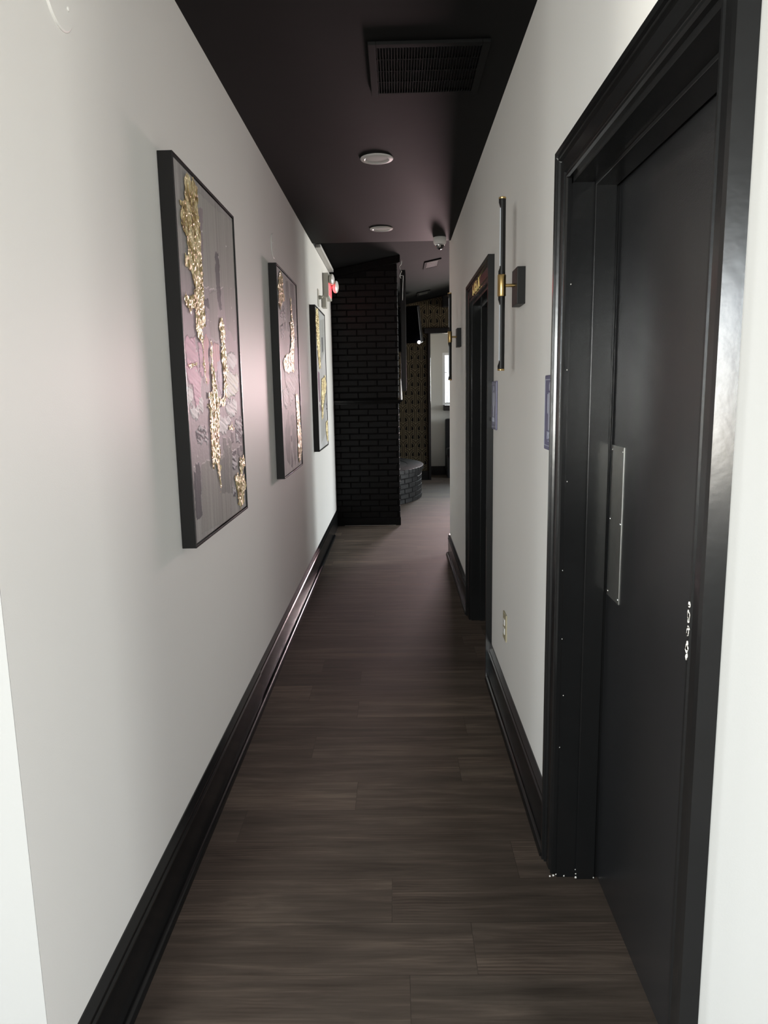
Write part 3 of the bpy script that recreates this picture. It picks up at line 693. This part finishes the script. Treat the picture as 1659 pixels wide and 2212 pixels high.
# ------------------------------------------------------------------ left wall small fittings
def cover(lab, y, z):
    r = empty('blank_cover_plate', (XL, y, z)); tag(r, lab, 'cover plate', 'blank round cover plates on the left wall')
    b = MB(); b.lathe([(0.066,-0.001),(0.066,0.002),(0.063,0.0042),(0.001,0.0045)], (XL, y, z), (1,0,0), 56); b.build('disc', M['wall'], r, True)
    for dy, dz in ((-0.035, 0.012), (0.035, -0.012)):
        b = MB(); b.lathe([(0.0045,0),(0.0045,0.0015),(0.002,0.0028)], (XL+0.0044, y+dy, z+dz), (1,0,0), 14); b.build('screw', M['wall'], r, True)
cover('round painted-over blank plate high on the left wall before the first painting', 1.585, 2.252)
cover('round painted-over blank plate on the left wall just above the second painting', 4.150, 2.258)

r = empty('exit_sign', (XL, 7.05, 2.42)); tag(r, 'lit red exit sign with emergency lamp heads at the far end of the left wall', 'exit sign')
b = MB(); b.cbox(XL, XL+0.055, 6.93, 7.27, 2.335, 2.555, 0.006); b.build('housing', M['box_grey'], r)
b = MB(); text_mesh(b, 'EXIT', 0.165, Matrix.Translation((XL+0.0565, 7.10, 2.405)) @ Matrix(((0,0,1,0),(1,0,0,0),(0,1,0,0),(0,0,0,1))) @ Matrix.Diagonal((0.82, 0.95, 1, 1)), 0.0016)
tag(b.build('lettering', M['red'], r), 'glowing red letters')
for (hx, hy, hz, rr) in ((-0.594, 6.985, 2.500, 0.050), (-0.574, 7.20, 2.462, 0.058)):
    b = MB(); b.lathe([(rr*.55,-.02),(rr*.9,-.008),(rr,0.006),(rr*.98,0.014)], (hx, hy, hz), (1,-0.22,-0.05), 36); h = b.build('lamp_head', M['box_grey'], r, True)
    b = MB(); b.lathe([(rr*.96,0.012),(rr*.93,0.018),(rr*.6,0.026),(rr*.1,0.029)], (hx, hy, hz), (1,-0.22,-0.05), 36); b.build('lamp_lens', M['clear'], h, True)
b = MB(); b.box(XL+.05, -0.60, 6.975, 6.99, 2.49, 2.51); b.build('swivel', M['box_grey'], r)
b = MB(); b.box(XL+.05, -0.585, 7.19, 7.205, 2.455, 2.47); b.build('swivel', M['box_grey'], r)
r = empty('wall_sensor', (XL, 6.5, 2.27)); tag(r, 'small grey wall sensor just below and before the exit sign', 'sensor')
b = MB(); b.cbox(XL, XL+0.006, 6.44, 6.54, 2.20, 2.345, 0.002); b.build('back_plate', M['box_grey'], r)
b = MB(); b.lathe([(0.016,0),(0.018,0.012),(0.012,0.03),(0.004,0.034)], (XL+.005, 6.49, 2.277), (1,0,0), 20); b.build('sensor_head', M['box_grey'], r, True)
r = empty('junction_box', (XL, 6.86, 2.25)); tag(r, 'small pale box on the left wall directly under the exit sign', 'box')
b = MB(); b.cbox(XL, XL+0.042, 6.78, 6.90, 2.225, 2.315, 0.004); b.build('cover', M['box_grey'], r)
b = MB(); b.cbox(XL+.004, XL+0.012, 6.83, 6.85, 2.31, 2.34, 0.001); b.build('conduit', M['box_grey'], r)

# ------------------------------------------------------------------ paintings
PAINT = {
1: [
 ('s', [(0.336,0.97),(0.996,0.993),(0.971,0.768),(0.332,0.709),(0.35,0.904)]),
 ('S', [(0.148,0.207),(0.286,0.213),(0.349,0.186),(0.457,0.206),(0.728,0.258),(0.696,0.076),(0.58,0.001),(0.086,0.018),(0.144,0.129)]),
 ('m', [(0.322,0.927),(0.407,0.936),(0.346,0.71),(0.313,0.707),(0.341,0.902)]),
 ('d', [(0.604,0.844),(0.655,0.848),(0.668,0.822),(0.657,0.739),(0.577,0.732),(0.573,0.785),(0.597,0.808),(0.583,0.829)]),
 ('d', [(0.583,0.735),(0.667,0.743),(0.662,0.672),(0.622,0.669),(0.593,0.696)]),
 ('d', [(0.359,0.682),(0.419,0.686),(0.435,0.657),(0.408,0.655),(0.378,0.664),(0.366,0.605),(0.341,0.604),(0.341,0.654)]),
 ('s', [(0.728,0.746),(0.999,0.771),(0.948,0.591),(0.888,0.587),(0.84,0.611),(0.775,0.612),(0.75,0.63),(0.729,0.691)]),
 ('s', [(0.442,0.705),(0.587,0.732),(0.59,0.658),(0.598,0.598),(0.569,0.569),(0.513,0.571),(0.433,0.574),(0.422,0.617)]),
 ('p', [(0.055,0.558),(0.163,0.562),(0.171,0.541),(0.204,0.525),(0.201,0.495),(0.2,0.467),(0.217,0.447),(0.208,0.397),(0.094,0.397),(0.093,0.436),(0.031,0.441),(0.03,0.471),(0.016,0.522),(0.016,0.541)]),
 ('p', [(0.212,0.55),(0.275,0.551),(0.269,0.511),(0.26,0.447),(0.216,0.446),(0.217,0.495)]),
 ('r', [(0.315,0.576),(0.396,0.565),(0.361,0.514),(0.37,0.463),(0.341,0.427),(0.308,0.455),(0.289,0.497),(0.289,0.546)]),
 ('r', [(0.426,0.552),(0.512,0.566),(0.565,0.558),(0.587,0.536),(0.586,0.505),(0.52,0.481),(0.477,0.463),(0.457,0.487),(0.431,0.516)]),
 ('l', [(0.528,0.504),(0.587,0.508),(0.599,0.459),(0.598,0.412),(0.551,0.404),(0.523,0.435),(0.5,0.45)]),
 ('w', [(0.719,0.539),(0.928,0.535),(0.943,0.511),(0.878,0.493),(0.725,0.496),(0.7,0.516)]),
 ('w', [(0.022,0.425),(0.074,0.424),(0.069,0.386),(0.015,0.373),(0.013,0.398)]),
 ('p', [(0.095,0.399),(0.208,0.398),(0.199,0.371),(0.137,0.369)]),
 ('W', [(0.698,0.479),(0.772,0.478),(0.851,0.481),(0.94,0.467),(0.969,0.447),(0.936,0.422),(0.874,0.415),(0.857,0.398),(0.701,0.396),(0.672,0.404)]),
 ('w', [(0.667,0.381),(0.804,0.387),(0.896,0.379),(0.885,0.346),(0.831,0.331),(0.68,0.332),(0.644,0.355)]),
 ('w', [(0.027,0.365),(0.12,0.375),(0.171,0.372),(0.179,0.349),(0.127,0.334),(0.066,0.335),(0.042,0.351)]),
 ('w', [(0.173,0.393),(0.231,0.389),(0.231,0.358),(0.208,0.355),(0.172,0.374)]),
 ('k', [(0.088,0.309),(0.141,0.314),(0.262,0.316),(0.266,0.294),(0.281,0.27),(0.202,0.269),(0.118,0.275),(0.093,0.293)]),
 ('w', [(0.499,0.33),(0.609,0.334),(0.721,0.324),(0.731,0.31),(0.67,0.306),(0.648,0.284),(0.536,0.282),(0.487,0.294)]),
 ('k', [(0.826,0.317),(1.01,0.32),(1.006,0.283),(0.963,0.236),(0.847,0.239),(0.828,0.277)]),
 ('d', [(0.72,0.279),(0.773,0.277),(0.77,0.245),(0.723,0.242)]),
 ('d', [(0.85,0.224),(0.907,0.223),(0.896,0.191),(0.847,0.193)]),
 ('d', [(0.917,0.225),(0.967,0.222),(0.968,0.201),(0.926,0.204)]),
 ('d', [(0.955,0.141),(1.007,0.137),(0.998,0.111),(0.955,0.115)]),
 ('k', [(0.715,0.22),(0.822,0.214),(0.819,0.16),(0.769,0.152),(0.71,0.163)]),
 ('e', [(0.546,0.271),(0.613,0.265),(0.644,0.228),(0.646,0.149),(0.637,0.082),(0.473,0.097),(0.483,0.205),(0.566,0.211)]),
 ('e', [(0.664,0.266),(0.699,0.259),(0.713,0.213),(0.696,0.076),(0.652,0.08),(0.661,0.171)]),
 ('d', [(0.069,0.22),(0.119,0.216),(0.134,0.179),(0.122,0.112),(0.122,0.063),(0.038,0.063),(0.025,0.103),(0.031,0.198),(0.056,0.196)]),
 ('k', [(0.709,0.094),(0.762,0.086),(0.75,0.054),(0.713,0.061)]),
 ('g', [(0.134,0.988),(0.316,0.991),(0.329,0.974),(0.324,0.946),(0.322,0.915),(0.335,0.886),(0.346,0.864),(0.345,0.832),(0.341,0.792),(0.339,0.76),(0.33,0.704),(0.192,0.691),(0.182,0.715),(0.163,0.733),(0.108,0.74),(0.073,0.754),(0.091,0.772),(0.136,0.788),(0.131,0.811),(0.1,0.824),(0.063,0.841),(0.052,0.865),(0.054,0.882),(0.071,0.901),(0.129,0.915),(0.117,0.926),(0.13,0.952)]),
 ('g', [(0.19,0.7),(0.349,0.715),(0.333,0.653),(0.344,0.626),(0.333,0.59),(0.287,0.587),(0.284,0.556),(0.282,0.511),(0.286,0.462),(0.304,0.429),(0.282,0.428),(0.265,0.462),(0.261,0.51),(0.26,0.553),(0.214,0.557),(0.187,0.568),(0.179,0.589),(0.192,0.616),(0.196,0.638),(0.111,0.622),(0.087,0.635),(0.041,0.639),(0.021,0.651),(0.022,0.663),(0.181,0.671)]),
 ('g', [(0.616,0.651),(0.671,0.653),(0.694,0.618),(0.691,0.579),(0.709,0.54),(0.695,0.5),(0.741,0.48),(0.694,0.467),(0.667,0.39),(0.596,0.39),(0.614,0.443),(0.606,0.506),(0.596,0.536),(0.602,0.583),(0.589,0.627)]),
 ('g', [(0.407,0.547),(0.431,0.568),(0.437,0.545),(0.426,0.501),(0.45,0.464),(0.487,0.412),(0.489,0.391),(0.295,0.392),(0.328,0.415),(0.373,0.419),(0.391,0.449),(0.4,0.5),(0.387,0.526)]),
 ('g', [(0.021,0.495),(0.075,0.493),(0.126,0.493),(0.184,0.489),(0.181,0.481),(0.114,0.478),(0.044,0.483)]),
 ('g', [(0.348,0.398),(0.509,0.397),(0.644,0.397),(0.637,0.375),(0.51,0.361),(0.497,0.343),(0.465,0.249),(0.483,0.226),(0.461,0.142),(0.433,0.097),(0.42,0.156),(0.391,0.2),(0.371,0.216),(0.349,0.186),(0.319,0.189),(0.302,0.226),(0.332,0.316),(0.325,0.366),(0.285,0.367),(0.283,0.379),(0.329,0.376)]),
 ('g', [(0.655,0.302),(0.729,0.304),(0.803,0.295),(0.783,0.284),(0.678,0.285)]),
 ('g', [(0.878,0.187),(0.997,0.185),(1.039,0.175),(1.028,0.145),(0.947,0.141),(0.924,0.126),(1.032,0.08),(0.988,0.058),(0.95,0.052),(0.937,0.013),(0.848,0.006),(0.782,0.03),(0.8,0.059),(0.766,0.098),(0.726,0.12),(0.763,0.136),(0.858,0.131)]),
],
2: [
 ('s', [(0.384,0.98),(1.1,0.998),(1.086,0.805),(0.514,0.714),(0.37,0.782)]),
 ('e', [(0.444,0.971),(0.566,0.984),(0.599,0.93),(0.591,0.771),(0.546,0.726),(0.452,0.726),(0.43,0.838)]),
 ('e', [(0.678,0.99),(0.85,0.991),(0.905,0.902),(0.901,0.818),(0.853,0.773),(0.621,0.775),(0.663,0.882)]),
 ('d', [(1.003,0.916),(1.102,0.924),(1.086,0.805),(0.983,0.79)]),
 ('k', [(0.098,0.798),(0.217,0.802),(0.204,0.769),(0.113,0.777)]),
 ('k', [(0.251,0.829),(0.353,0.837),(0.353,0.771),(0.255,0.775)]),
 ('k', [(0.071,0.726),(0.241,0.739),(0.291,0.676),(0.142,0.669)]),
 ('k', [(0.772,0.722),(0.95,0.709),(0.88,0.688),(0.759,0.688)]),
 ('l', [(0.838,0.661),(1.064,0.671),(1.031,0.51),(0.745,0.505)]),
 ('d', [(0.296,0.755),(0.348,0.758),(0.332,0.717),(0.293,0.714)]),
 ('w', [(0.205,0.519),(0.943,0.533),(0.74,0.418),(0.448,0.34),(0.37,0.417),(0.225,0.443)]),
 ('w', [(0.07,0.422),(0.219,0.428),(0.367,0.41),(0.285,0.334),(0.112,0.342)]),
 ('e', [(0.144,0.234),(0.333,0.323),(0.383,0.245),(0.373,0.151),(0.326,0.033),(0.181,0.069),(0.131,0.137)]),
 ('e', [(0.44,0.284),(0.577,0.308),(0.654,0.279),(0.702,0.249),(0.668,0.052),(0.578,0.018),(0.501,0.118),(0.516,0.227)]),
 ('d', [(0.402,0.189),(0.485,0.186),(0.473,0.155),(0.404,0.158)]),
 ('d', [(0.419,0.127),(0.474,0.05),(0.432,0.017),(0.367,0.03)]),
 ('g', [(0.124,0.984),(0.195,0.992),(0.284,0.975),(0.276,0.925),(0.346,0.882),(0.314,0.864),(0.208,0.84),(0.15,0.814),(0.057,0.809),(0.02,0.83),(0.062,0.881),(0.025,0.901),(0.048,0.932)]),
 ('g', [(0.55,0.771),(0.746,0.802),(0.786,0.756),(0.767,0.672),(0.718,0.588),(0.704,0.516),(0.25,0.508),(0.118,0.545),(0.152,0.571),(0.286,0.6),(0.505,0.621),(0.577,0.664),(0.581,0.744)]),
 ('g', [(0.627,0.911),(0.661,0.911),(0.702,0.872),(0.72,0.795),(0.626,0.789)]),
 ('g', [(0.734,0.404),(0.886,0.395),(0.936,0.36),(0.975,0.212),(1.079,0.133),(0.93,0.02),(0.795,0.015),(0.756,0.075),(0.759,0.162),(0.748,0.248),(0.736,0.333)]),
],
3: [
 ('s', [(0.378,0.923),(0.986,0.979),(1.054,0.763),(0.508,0.637),(0.367,0.786)]),
 ('d', [(0.591,0.817),(0.751,0.826),(0.744,0.724),(0.616,0.703)]),
 ('q', [(0.107,0.556),(0.281,0.549),(0.264,0.35),(0.149,0.336),(0.095,0.451)]),
 ('q', [(0.18,0.325),(0.322,0.313),(0.266,0.272),(0.178,0.274)]),
 ('k', [(0.849,0.328),(1.113,0.326),(1.125,0.257),(0.904,0.261)]),
 ('e', [(0.702,0.546),(0.858,0.527),(0.97,0.4),(0.662,0.287),(0.503,0.289)]),
 ('s', [(0.254,0.247),(0.734,0.264),(0.825,0.095),(0.234,0.039)]),
 ('g', [(0.063,0.989),(0.307,1.003),(0.348,0.936),(0.375,0.837),(0.384,0.695),(0.407,0.583),(0.259,0.579),(0.126,0.676),(0.066,0.772),(0.019,0.89)]),
 ('g', [(0.448,0.505),(0.863,0.538),(0.996,0.456),(0.597,0.32),(0.508,0.215),(0.349,0.208),(0.35,0.375)]),
 ('g', [(0.779,0.18),(1.098,0.2),(1.098,0.009),(0.879,0.025),(0.754,0.125)]),
],
}

def attr_mat(name, gold=False):
    m = bpy.data.materials.new(name); m.use_nodes = True; nt = m.node_tree; L = nt.links; N = nt.nodes.new
    b = nt.nodes['Principled BSDF']; tc = N('ShaderNodeTexCoord')
    if gold:
        mp = N('ShaderNodeMapping'); mp.inputs['Scale'].default_value = (1, 1, 0.6); L.new(tc.outputs['Object'], mp.inputs['Vector'])
        v = N('ShaderNodeTexVoronoi'); v.inputs['Scale'].default_value = 85; L.new(mp.outputs[0], v.inputs['Vector'])
        n = N('ShaderNodeTexNoise'); n.inputs['Scale'].default_value = 38; n.inputs['Detail'].default_value = 6; n.inputs['Roughness'].default_value = 0.7; L.new(mp.outputs[0], n.inputs['Vector'])
        cr = N('ShaderNodeValToRGB'); e = cr.color_ramp.elements
        e[0].position = 0.36; e[0].color = (0.22, 0.13, 0.04, 1); e[1].position = 0.58; e[1].color = (0.98, 0.86, 0.54, 1)
        k = e.new(0.47); k.color = (0.58, 0.44, 0.19, 1)
        L.new(n.outputs['Fac'], cr.inputs[0]); L.new(cr.outputs[0], b.inputs['Base Color'])
        b.inputs['Metallic'].default_value = 0.4; b.inputs['Roughness'].default_value = 0.30
        ad = N('ShaderNodeMath'); ad.operation = 'ADD'; L.new(v.outputs['Distance'], ad.inputs[0]); L.new(n.outputs['Fac'], ad.inputs[1])
        bp = N('ShaderNodeBump'); bp.inputs['Strength'].default_value = 0.9; bp.inputs['Distance'].default_value = 0.006
        L.new(ad.outputs[0], bp.inputs['Height']); L.new(bp.outputs['Normal'], b.inputs['Normal'])
    else:
        a = N('ShaderNodeAttribute'); a.attribute_name = 'paint'; L.new(a.outputs['Color'], b.inputs['Base Color'])
        b.inputs['Roughness'].default_value = 0.55; b.inputs['Specular IOR Level'].default_value = 0.2
        n = N('ShaderNodeTexNoise'); n.inputs['Scale'].default_value = 90; n.inputs['Detail'].default_value = 3; L.new(tc.outputs['Object'], n.inputs['Vector'])
        bp = N('ShaderNodeBump'); bp.inputs['Strength'].default_value = 0.25; bp.inputs['Distance'].default_value = 0.003
        L.new(n.outputs['Fac'], bp.inputs['Height']); L.new(bp.outputs['Normal'], b.inputs['Normal'])
    return m
M['canvas'] = attr_mat('painted_canvas'); M['leaf'] = attr_mat('gold_leaf_paint', True)
PC = dict(s=(0.37,0.36,0.335), S=(0.32,0.31,0.29), m=(0.24,0.20,0.215), d=(0.075,0.075,0.09), p=(0.90,0.54,0.67), r=(0.85,0.44,0.48),
          l=(0.70,0.58,0.70), w=(0.90,0.84,0.86), W=(1.0,0.98,0.86), k=(0.22,0.20,0.22), e=(0.185,0.19,0.18), q=(0.25,0.12,0.19))
def vnoise(a, b_, seed):
    """smooth value noise on arrays"""
    rs = np.random.RandomState(seed); T = rs.rand(64, 64)
    ia = np.floor(a).astype(int); ib = np.floor(b_).astype(int); fa = a-ia; fb = b_-ib
    fa = fa*fa*(3-2*fa); fb = fb*fb*(3-2*fb)
    g = lambda i, j: T[i % 64, j % 64]
    return (g(ia,ib)*(1-fa)+g(ia+1,ib)*fa)*(1-fb) + (g(ia,ib+1)*(1-fa)+g(ia+1,ib+1)*fa)*fb
def in_poly(px, py, poly):
    c = np.zeros(px.shape, bool); n = len(poly); j = n-1
    for i in range(n):
        xi, yi = poly[i]; xj, yj = poly[j]
        if yi != yj:
            c ^= ((yi > py) != (yj > py)) & (px < (xj-xi)*(py-yi)/(yj-yi)+xi)
        j = i
    return c
def painting(idx, y0, w, top, mid, bot, lab, nu=200, nv=560):
    z0, z1 = 0.983, 2.137; xf = XL+0.045
    r = empty('painting', (XL, y0, z0)); tag(r, lab, 'painting', 'framed abstract paintings on the left wall')
    b = MB(); t = 0.0075
    for a in ((y0, y0+t, z0, z1), (y0+w-t, y0+w, z0, z1), (y0+t, y0+w-t, z1-t, z1), (y0+t, y0+w-t, z0, z0+t)): b.cbox(XL+0.001, xf, a[0], a[1], a[2], a[3], 0.0012)
    b.build('frame', M['frame'], r)
    g = 0.0035; cy0, cy1, cz0, cz1 = y0+t+g, y0+w-t-g, z0+t+g, z1-t-g; xc = xf-0.005
    U, V = np.meshgrid(np.linspace(0, 1, nu), np.linspace(0, 1, nv))
    W_, H_ = cy1-cy0, cz1-cz0
    A, B = U*W_, V*H_          # metres
    # base: vertical streaks over a soft top / middle / bottom blend
    st = vnoise(A*70, B*2.2, idx)*0.6 + vnoise(A*190, B*5, idx+9)*0.4
    cl = vnoise(A*5, B*4, idx+3)
    col = np.zeros(U.shape+(3,))
    f1 = np.clip((V-0.62)/0.16, 0, 1)[..., None]; f0 = np.clip((0.30-V)/0.16, 0, 1)[..., None]
    col[:] = np.array(mid)*(1-f1)*(1-f0) + np.array(top)*f1 + np.array(bot)*f0
    streak = (0.75+0.5*st)[..., None]; amt = np.maximum(np.maximum(f1, f0), 0.25)
    col *= 1 + (streak-1)*amt; col *= (0.86+0.28*cl)[..., None]
    hgt = vnoise(A*220, B*30, idx+5)*0.0004
    gold = np.zeros(U.shape, bool)
    # wobbling edges
    du = (vnoise(A*45, B*45, 21)-.5)*0.022/W_*1.0 + (vnoise(A*140, B*140, 22)-.5)*0.010/W_
    dv = (vnoise(A*45, B*45, 23)-.5)*0.022/H_ + (vnoise(A*140, B*140, 24)-.5)*0.010/H_
    for kind, poly in PAINT[idx]:
        soft = kind in 'sSemd'
        mk = in_poly(U + du*(0.5 if soft else 1), V + dv*(0.5 if soft else 1), poly)
        if not mk.any(): continue
        if kind == 'g':
            gold |= mk; hgt[mk] = 0.003; continue
        c = np.array(PC[kind])
        if kind in 'pwWk':      # knifed impasto ridges running crosswise
            rg = vnoise(A*16+B*9, B*150+A*40, 31); rg2 = vnoise(A*70, B*190+A*60, 33)
            sh = 0.8+0.35*rg  # ridge shading put into the colour: hollows darker, crests lighter
            if kind == 'k': cc = np.where((rg*0.6+rg2*0.4 > 0.5)[..., None], np.array((0.55,0.52,0.55)), np.array((0.07,0.065,0.08)))
            else: cc = c*np.clip(sh, 0.7, 1.15)[..., None]
            col[mk] = np.clip(cc, 0, 0.95)[mk]; hgt[mk] = (0.0006+0.0014*rg+0.0006*rg2)[mk]
        else:
            sk = (0.82+0.36*st)[..., None]; a = 0.55 if kind == 's' else 0.85
            col[mk] = (col*(1-a) + c*sk*a)[mk]; hgt[mk] = (0.0006+0.0006*st)[mk]
    # scattered flecks of white
    rs = np.random.RandomState(idx+50)
    for _ in range(46):
        uu, vv = rs.rand(), 0.2+0.7*rs.rand(); s = 0.0015+0.002*rs.rand()
        mk = ((A-uu*W_)**2 + ((B-vv*H_)*.8)**2) < s*s
        col[mk] = (0.95, 0.93, 0.90); hgt[mk] = 0.0012
    hgt[0, :] = hgt[-1, :] = 0; hgt[:, 0] = hgt[:, -1] = 0
    def grid(name, mask_faces, extra, m, back=False):
        idxs = np.arange(nu*nv).reshape(nv, nu)
        a = idxs[:-1, :-1][mask_faces]; b2 = idxs[:-1, 1:][mask_faces]; c2 = idxs[1:, 1:][mask_faces]; d2 = idxs[1:, :-1][mask_faces]
        F = np.stack([a, b2, c2, d2], 1); used = np.unique(F); mp = -np.ones(nu*nv, int); mp[used] = np.arange(len(used))
        X = (xc + extra).ravel()[used]; Y = (cy0 + A).ravel()[used]; Z = (cz0 + B).ravel()[used]
        vs = np.stack([X-XL, Y-y0, Z-z0], 1); fs = mp[F].tolist(); vs = vs.tolist()
        n0 = len(vs)
        if back:    # canvas sides and back
            q = [(XL+0.004, cy0, cz0), (XL+0.004, cy1, cz0), (XL+0.004, cy1, cz1), (XL+0.004, cy0, cz1), (xc, cy0, cz0), (xc, cy1, cz0), (xc, cy1, cz1), (xc, cy0, cz1)]
            vs += [(x-XL, y-y0, z-z0) for x, y, z in q]; fs += [[n0+i for i in f] for f in ((0,3,2,1),(0,1,5,4),(1,2,6,5),(2,3,7,6),(3,0,4,7))]
        me = bpy.data.meshes.new(name); me.from_pydata(vs, [], fs); me.materials.append(m)
        if back:
            at = me.color_attributes.new('paint', 'FLOAT_COLOR', 'POINT')
            cc = np.ones((len(vs), 4)); cc[:n0, :3] = col.reshape(-1, 3)[used]; cc[n0:, :3] = (0.5, 0.48, 0.46)
            at.data.foreach_set('color', cc.ravel())
        me.polygons.foreach_set('use_smooth', [True]*len(me.polygons))
        o = bpy.data.objects.new(name, me); COL.objects.link(o); o.parent = r
        return o
    full = np.ones((nv-1, nu-1), bool)
    grid('canvas', full, np.where(gold, 0.0, hgt), M['canvas'], True)
    gm = gold[:-1, :-1] & gold[1:, 1:] & gold[1:, :-1] & gold[:-1, 1:]
    gh = 0.0012 + 0.0030*vnoise(A*120, B*90, 41) + 0.002*vnoise(A*300, B*240, 42)
    if gm.any(): tag(grid('gold_leaf', gm, gh, M['leaf']), 'crinkled gold leaf patches')
painting(1, 2.163, 0.785, (0.32,0.31,0.30), (0.50,0.40,0.44), (0.32,0.31,0.30), 'nearest framed abstract painting, grey and mauve with gold leaf and pink strokes')
painting(2, 3.955, 0.785, (0.50,0.49,0.49), (0.58,0.49,0.50), (0.60,0.58,0.57), 'middle framed abstract painting, pale grey and pink with a gold streak', 180, 480)
painting(3, 5.800, 0.785, (0.58,0.60,0.60), (0.62,0.60,0.60), (0.62,0.62,0.62), 'farthest framed abstract painting, near the exit sign, pale with a gold edge', 150, 400)

# ------------------------------------------------------------------ lights
def area(name, loc, rot, sx, sy, power, col, spread=180):
    l = bpy.data.lights.new(name, 'AREA'); l.shape = 'RECTANGLE'; l.size = sx; l.size_y = sy; l.energy = power; l.color = col
    l.spread = math.radians(spread)
    o = bpy.data.objects.new(name, l); COL.objects.link(o); o.location = loc; o.rotation_euler = rot
    return o
R_ = math.radians
def daylight(c, inward, w, h, power, col, tilt=0.0, back=0.0, spread=180):
    """area light just outside a window; tilt>0 sends it upward (bounce off the ground), tilt<0 downward (sky)"""
    d = Vector(inward).normalized(); d = Vector((d.x*math.cos(tilt), d.y*math.cos(tilt), math.sin(tilt)))
    l = bpy.data.lights.new('daylight', 'AREA'); l.shape = 'RECTANGLE'; l.size = w; l.size_y = h; l.energy = power; l.color = col; l.spread = R_(spread)
    o = bpy.data.objects.new('daylight', l); COL.objects.link(o)
    o.location = Vector(c) - Vector(inward).normalized()*back; o.rotation_euler = d.to_track_quat('-Z', 'Z').to_euler()
def window_light(c, inward, w, h, p_sky, p_ground, sky=(0.76, 0.89, 1.0), ground=(1.0, 0.86, 0.64), spread=150):
    daylight(c, inward, w, h, p_sky, sky, R_(-30), 0.45+h*0.25, spread)
    daylight(c, inward, w, h, p_ground, ground, R_(28), 0.45+h*0.25, spread)
for w in NW: window_light(((w[0]+w[1])/2, -3.2, (w[2]+w[3])/2), (0, 1, 0), w[1]-w[0], w[3]-w[2], 255, 200)
for w, p in zip(SWL, ((230, 110), (130, 140))): window_light((-3.14, (w[0]+w[1])/2, (w[2]+w[3])/2), (1, 0, 0), w[1]-w[0], w[3]-w[2], p[0], p[1])
for w in SWR: window_light((3.34, (w[0]+w[1])/2, (w[2]+w[3])/2), (-1, 0, 0), w[1]-w[0], w[3]-w[2], 75, 75)
vc = ((VW[0]+VW[1])/2, YV+0.15, (VW[2]+VW[3])/2)
window_light(vc, (0, -1, 0), VW[1]-VW[0], VW[3]-VW[2], 95, 62, (0.78, 0.92, 1.0), (1.0, 0.90, 0.68))
daylight((vc[0], vc[1], 1.66), (0, -1, 0), VW[1]-VW[0]+.1, 0.60, 34, (1.0, 0.54, 0.59), 0, 0.12, 60)
for w, (ps_, pg_) in zip(RW, ((185, 140), (105, 80))): window_light((5.04, (w[0]+w[1])/2, (w[2]+w[3])/2), (-1, -0.35, 0), w[1]-w[0], w[3]-w[2], ps_, pg_, spread=125)
area('exit_glow', (XL+0.075, 7.10, 2.405), (0, R_(-90), 0), 0.12, 0.26, 0.9, (1.0, 0.06, 0.08))
w_ = bpy.data.worlds.new('world'); SC.world = w_; w_.use_nodes = True
bg = w_.node_tree.nodes['Background']; bg.inputs[0].default_value = (0.85, 0.93, 1.0, 1); bg.inputs[1].default_value = 2.0

# ------------------------------------------------------------------ camera
cam = bpy.data.cameras.new('camera'); co = bpy.data.objects.new('camera', cam); COL.objects.link(co); SC.camera = co
yaw, pitch, roll = R_(1.110), R_(-9.474), R_(-1.018)
cy_, sy_, cp_, sp_ = math.cos(yaw), math.sin(yaw), math.cos(pitch), math.sin(pitch)
fw = Vector((-sy_*cp_, cy_*cp_, sp_)); rt = Vector((cy_, sy_, 0)); up = rt.cross(fw)
r2 = rt*math.cos(roll) + up*math.sin(roll); u2 = -rt*math.sin(roll) + up*math.cos(roll)
mw = Matrix(((r2.x, u2.x, -fw.x, 0), (r2.y, u2.y, -fw.y, 0), (r2.z, u2.z, -fw.z, 1.45), (0, 0, 0, 1)))
co.matrix_world = mw
cam.sensor_fit = 'HORIZONTAL'; cam.sensor_width = 36; cam.lens = 36*1550.8/1659; cam.clip_start = 0.05
vs_ = SC.view_settings
SC.display_settings.display_device = 'sRGB'; vs_.view_transform = 'Standard'; vs_.look = 'None'; vs_.exposure = 0.0; vs_.gamma = 1.0; vs_.use_curve_mapping = False
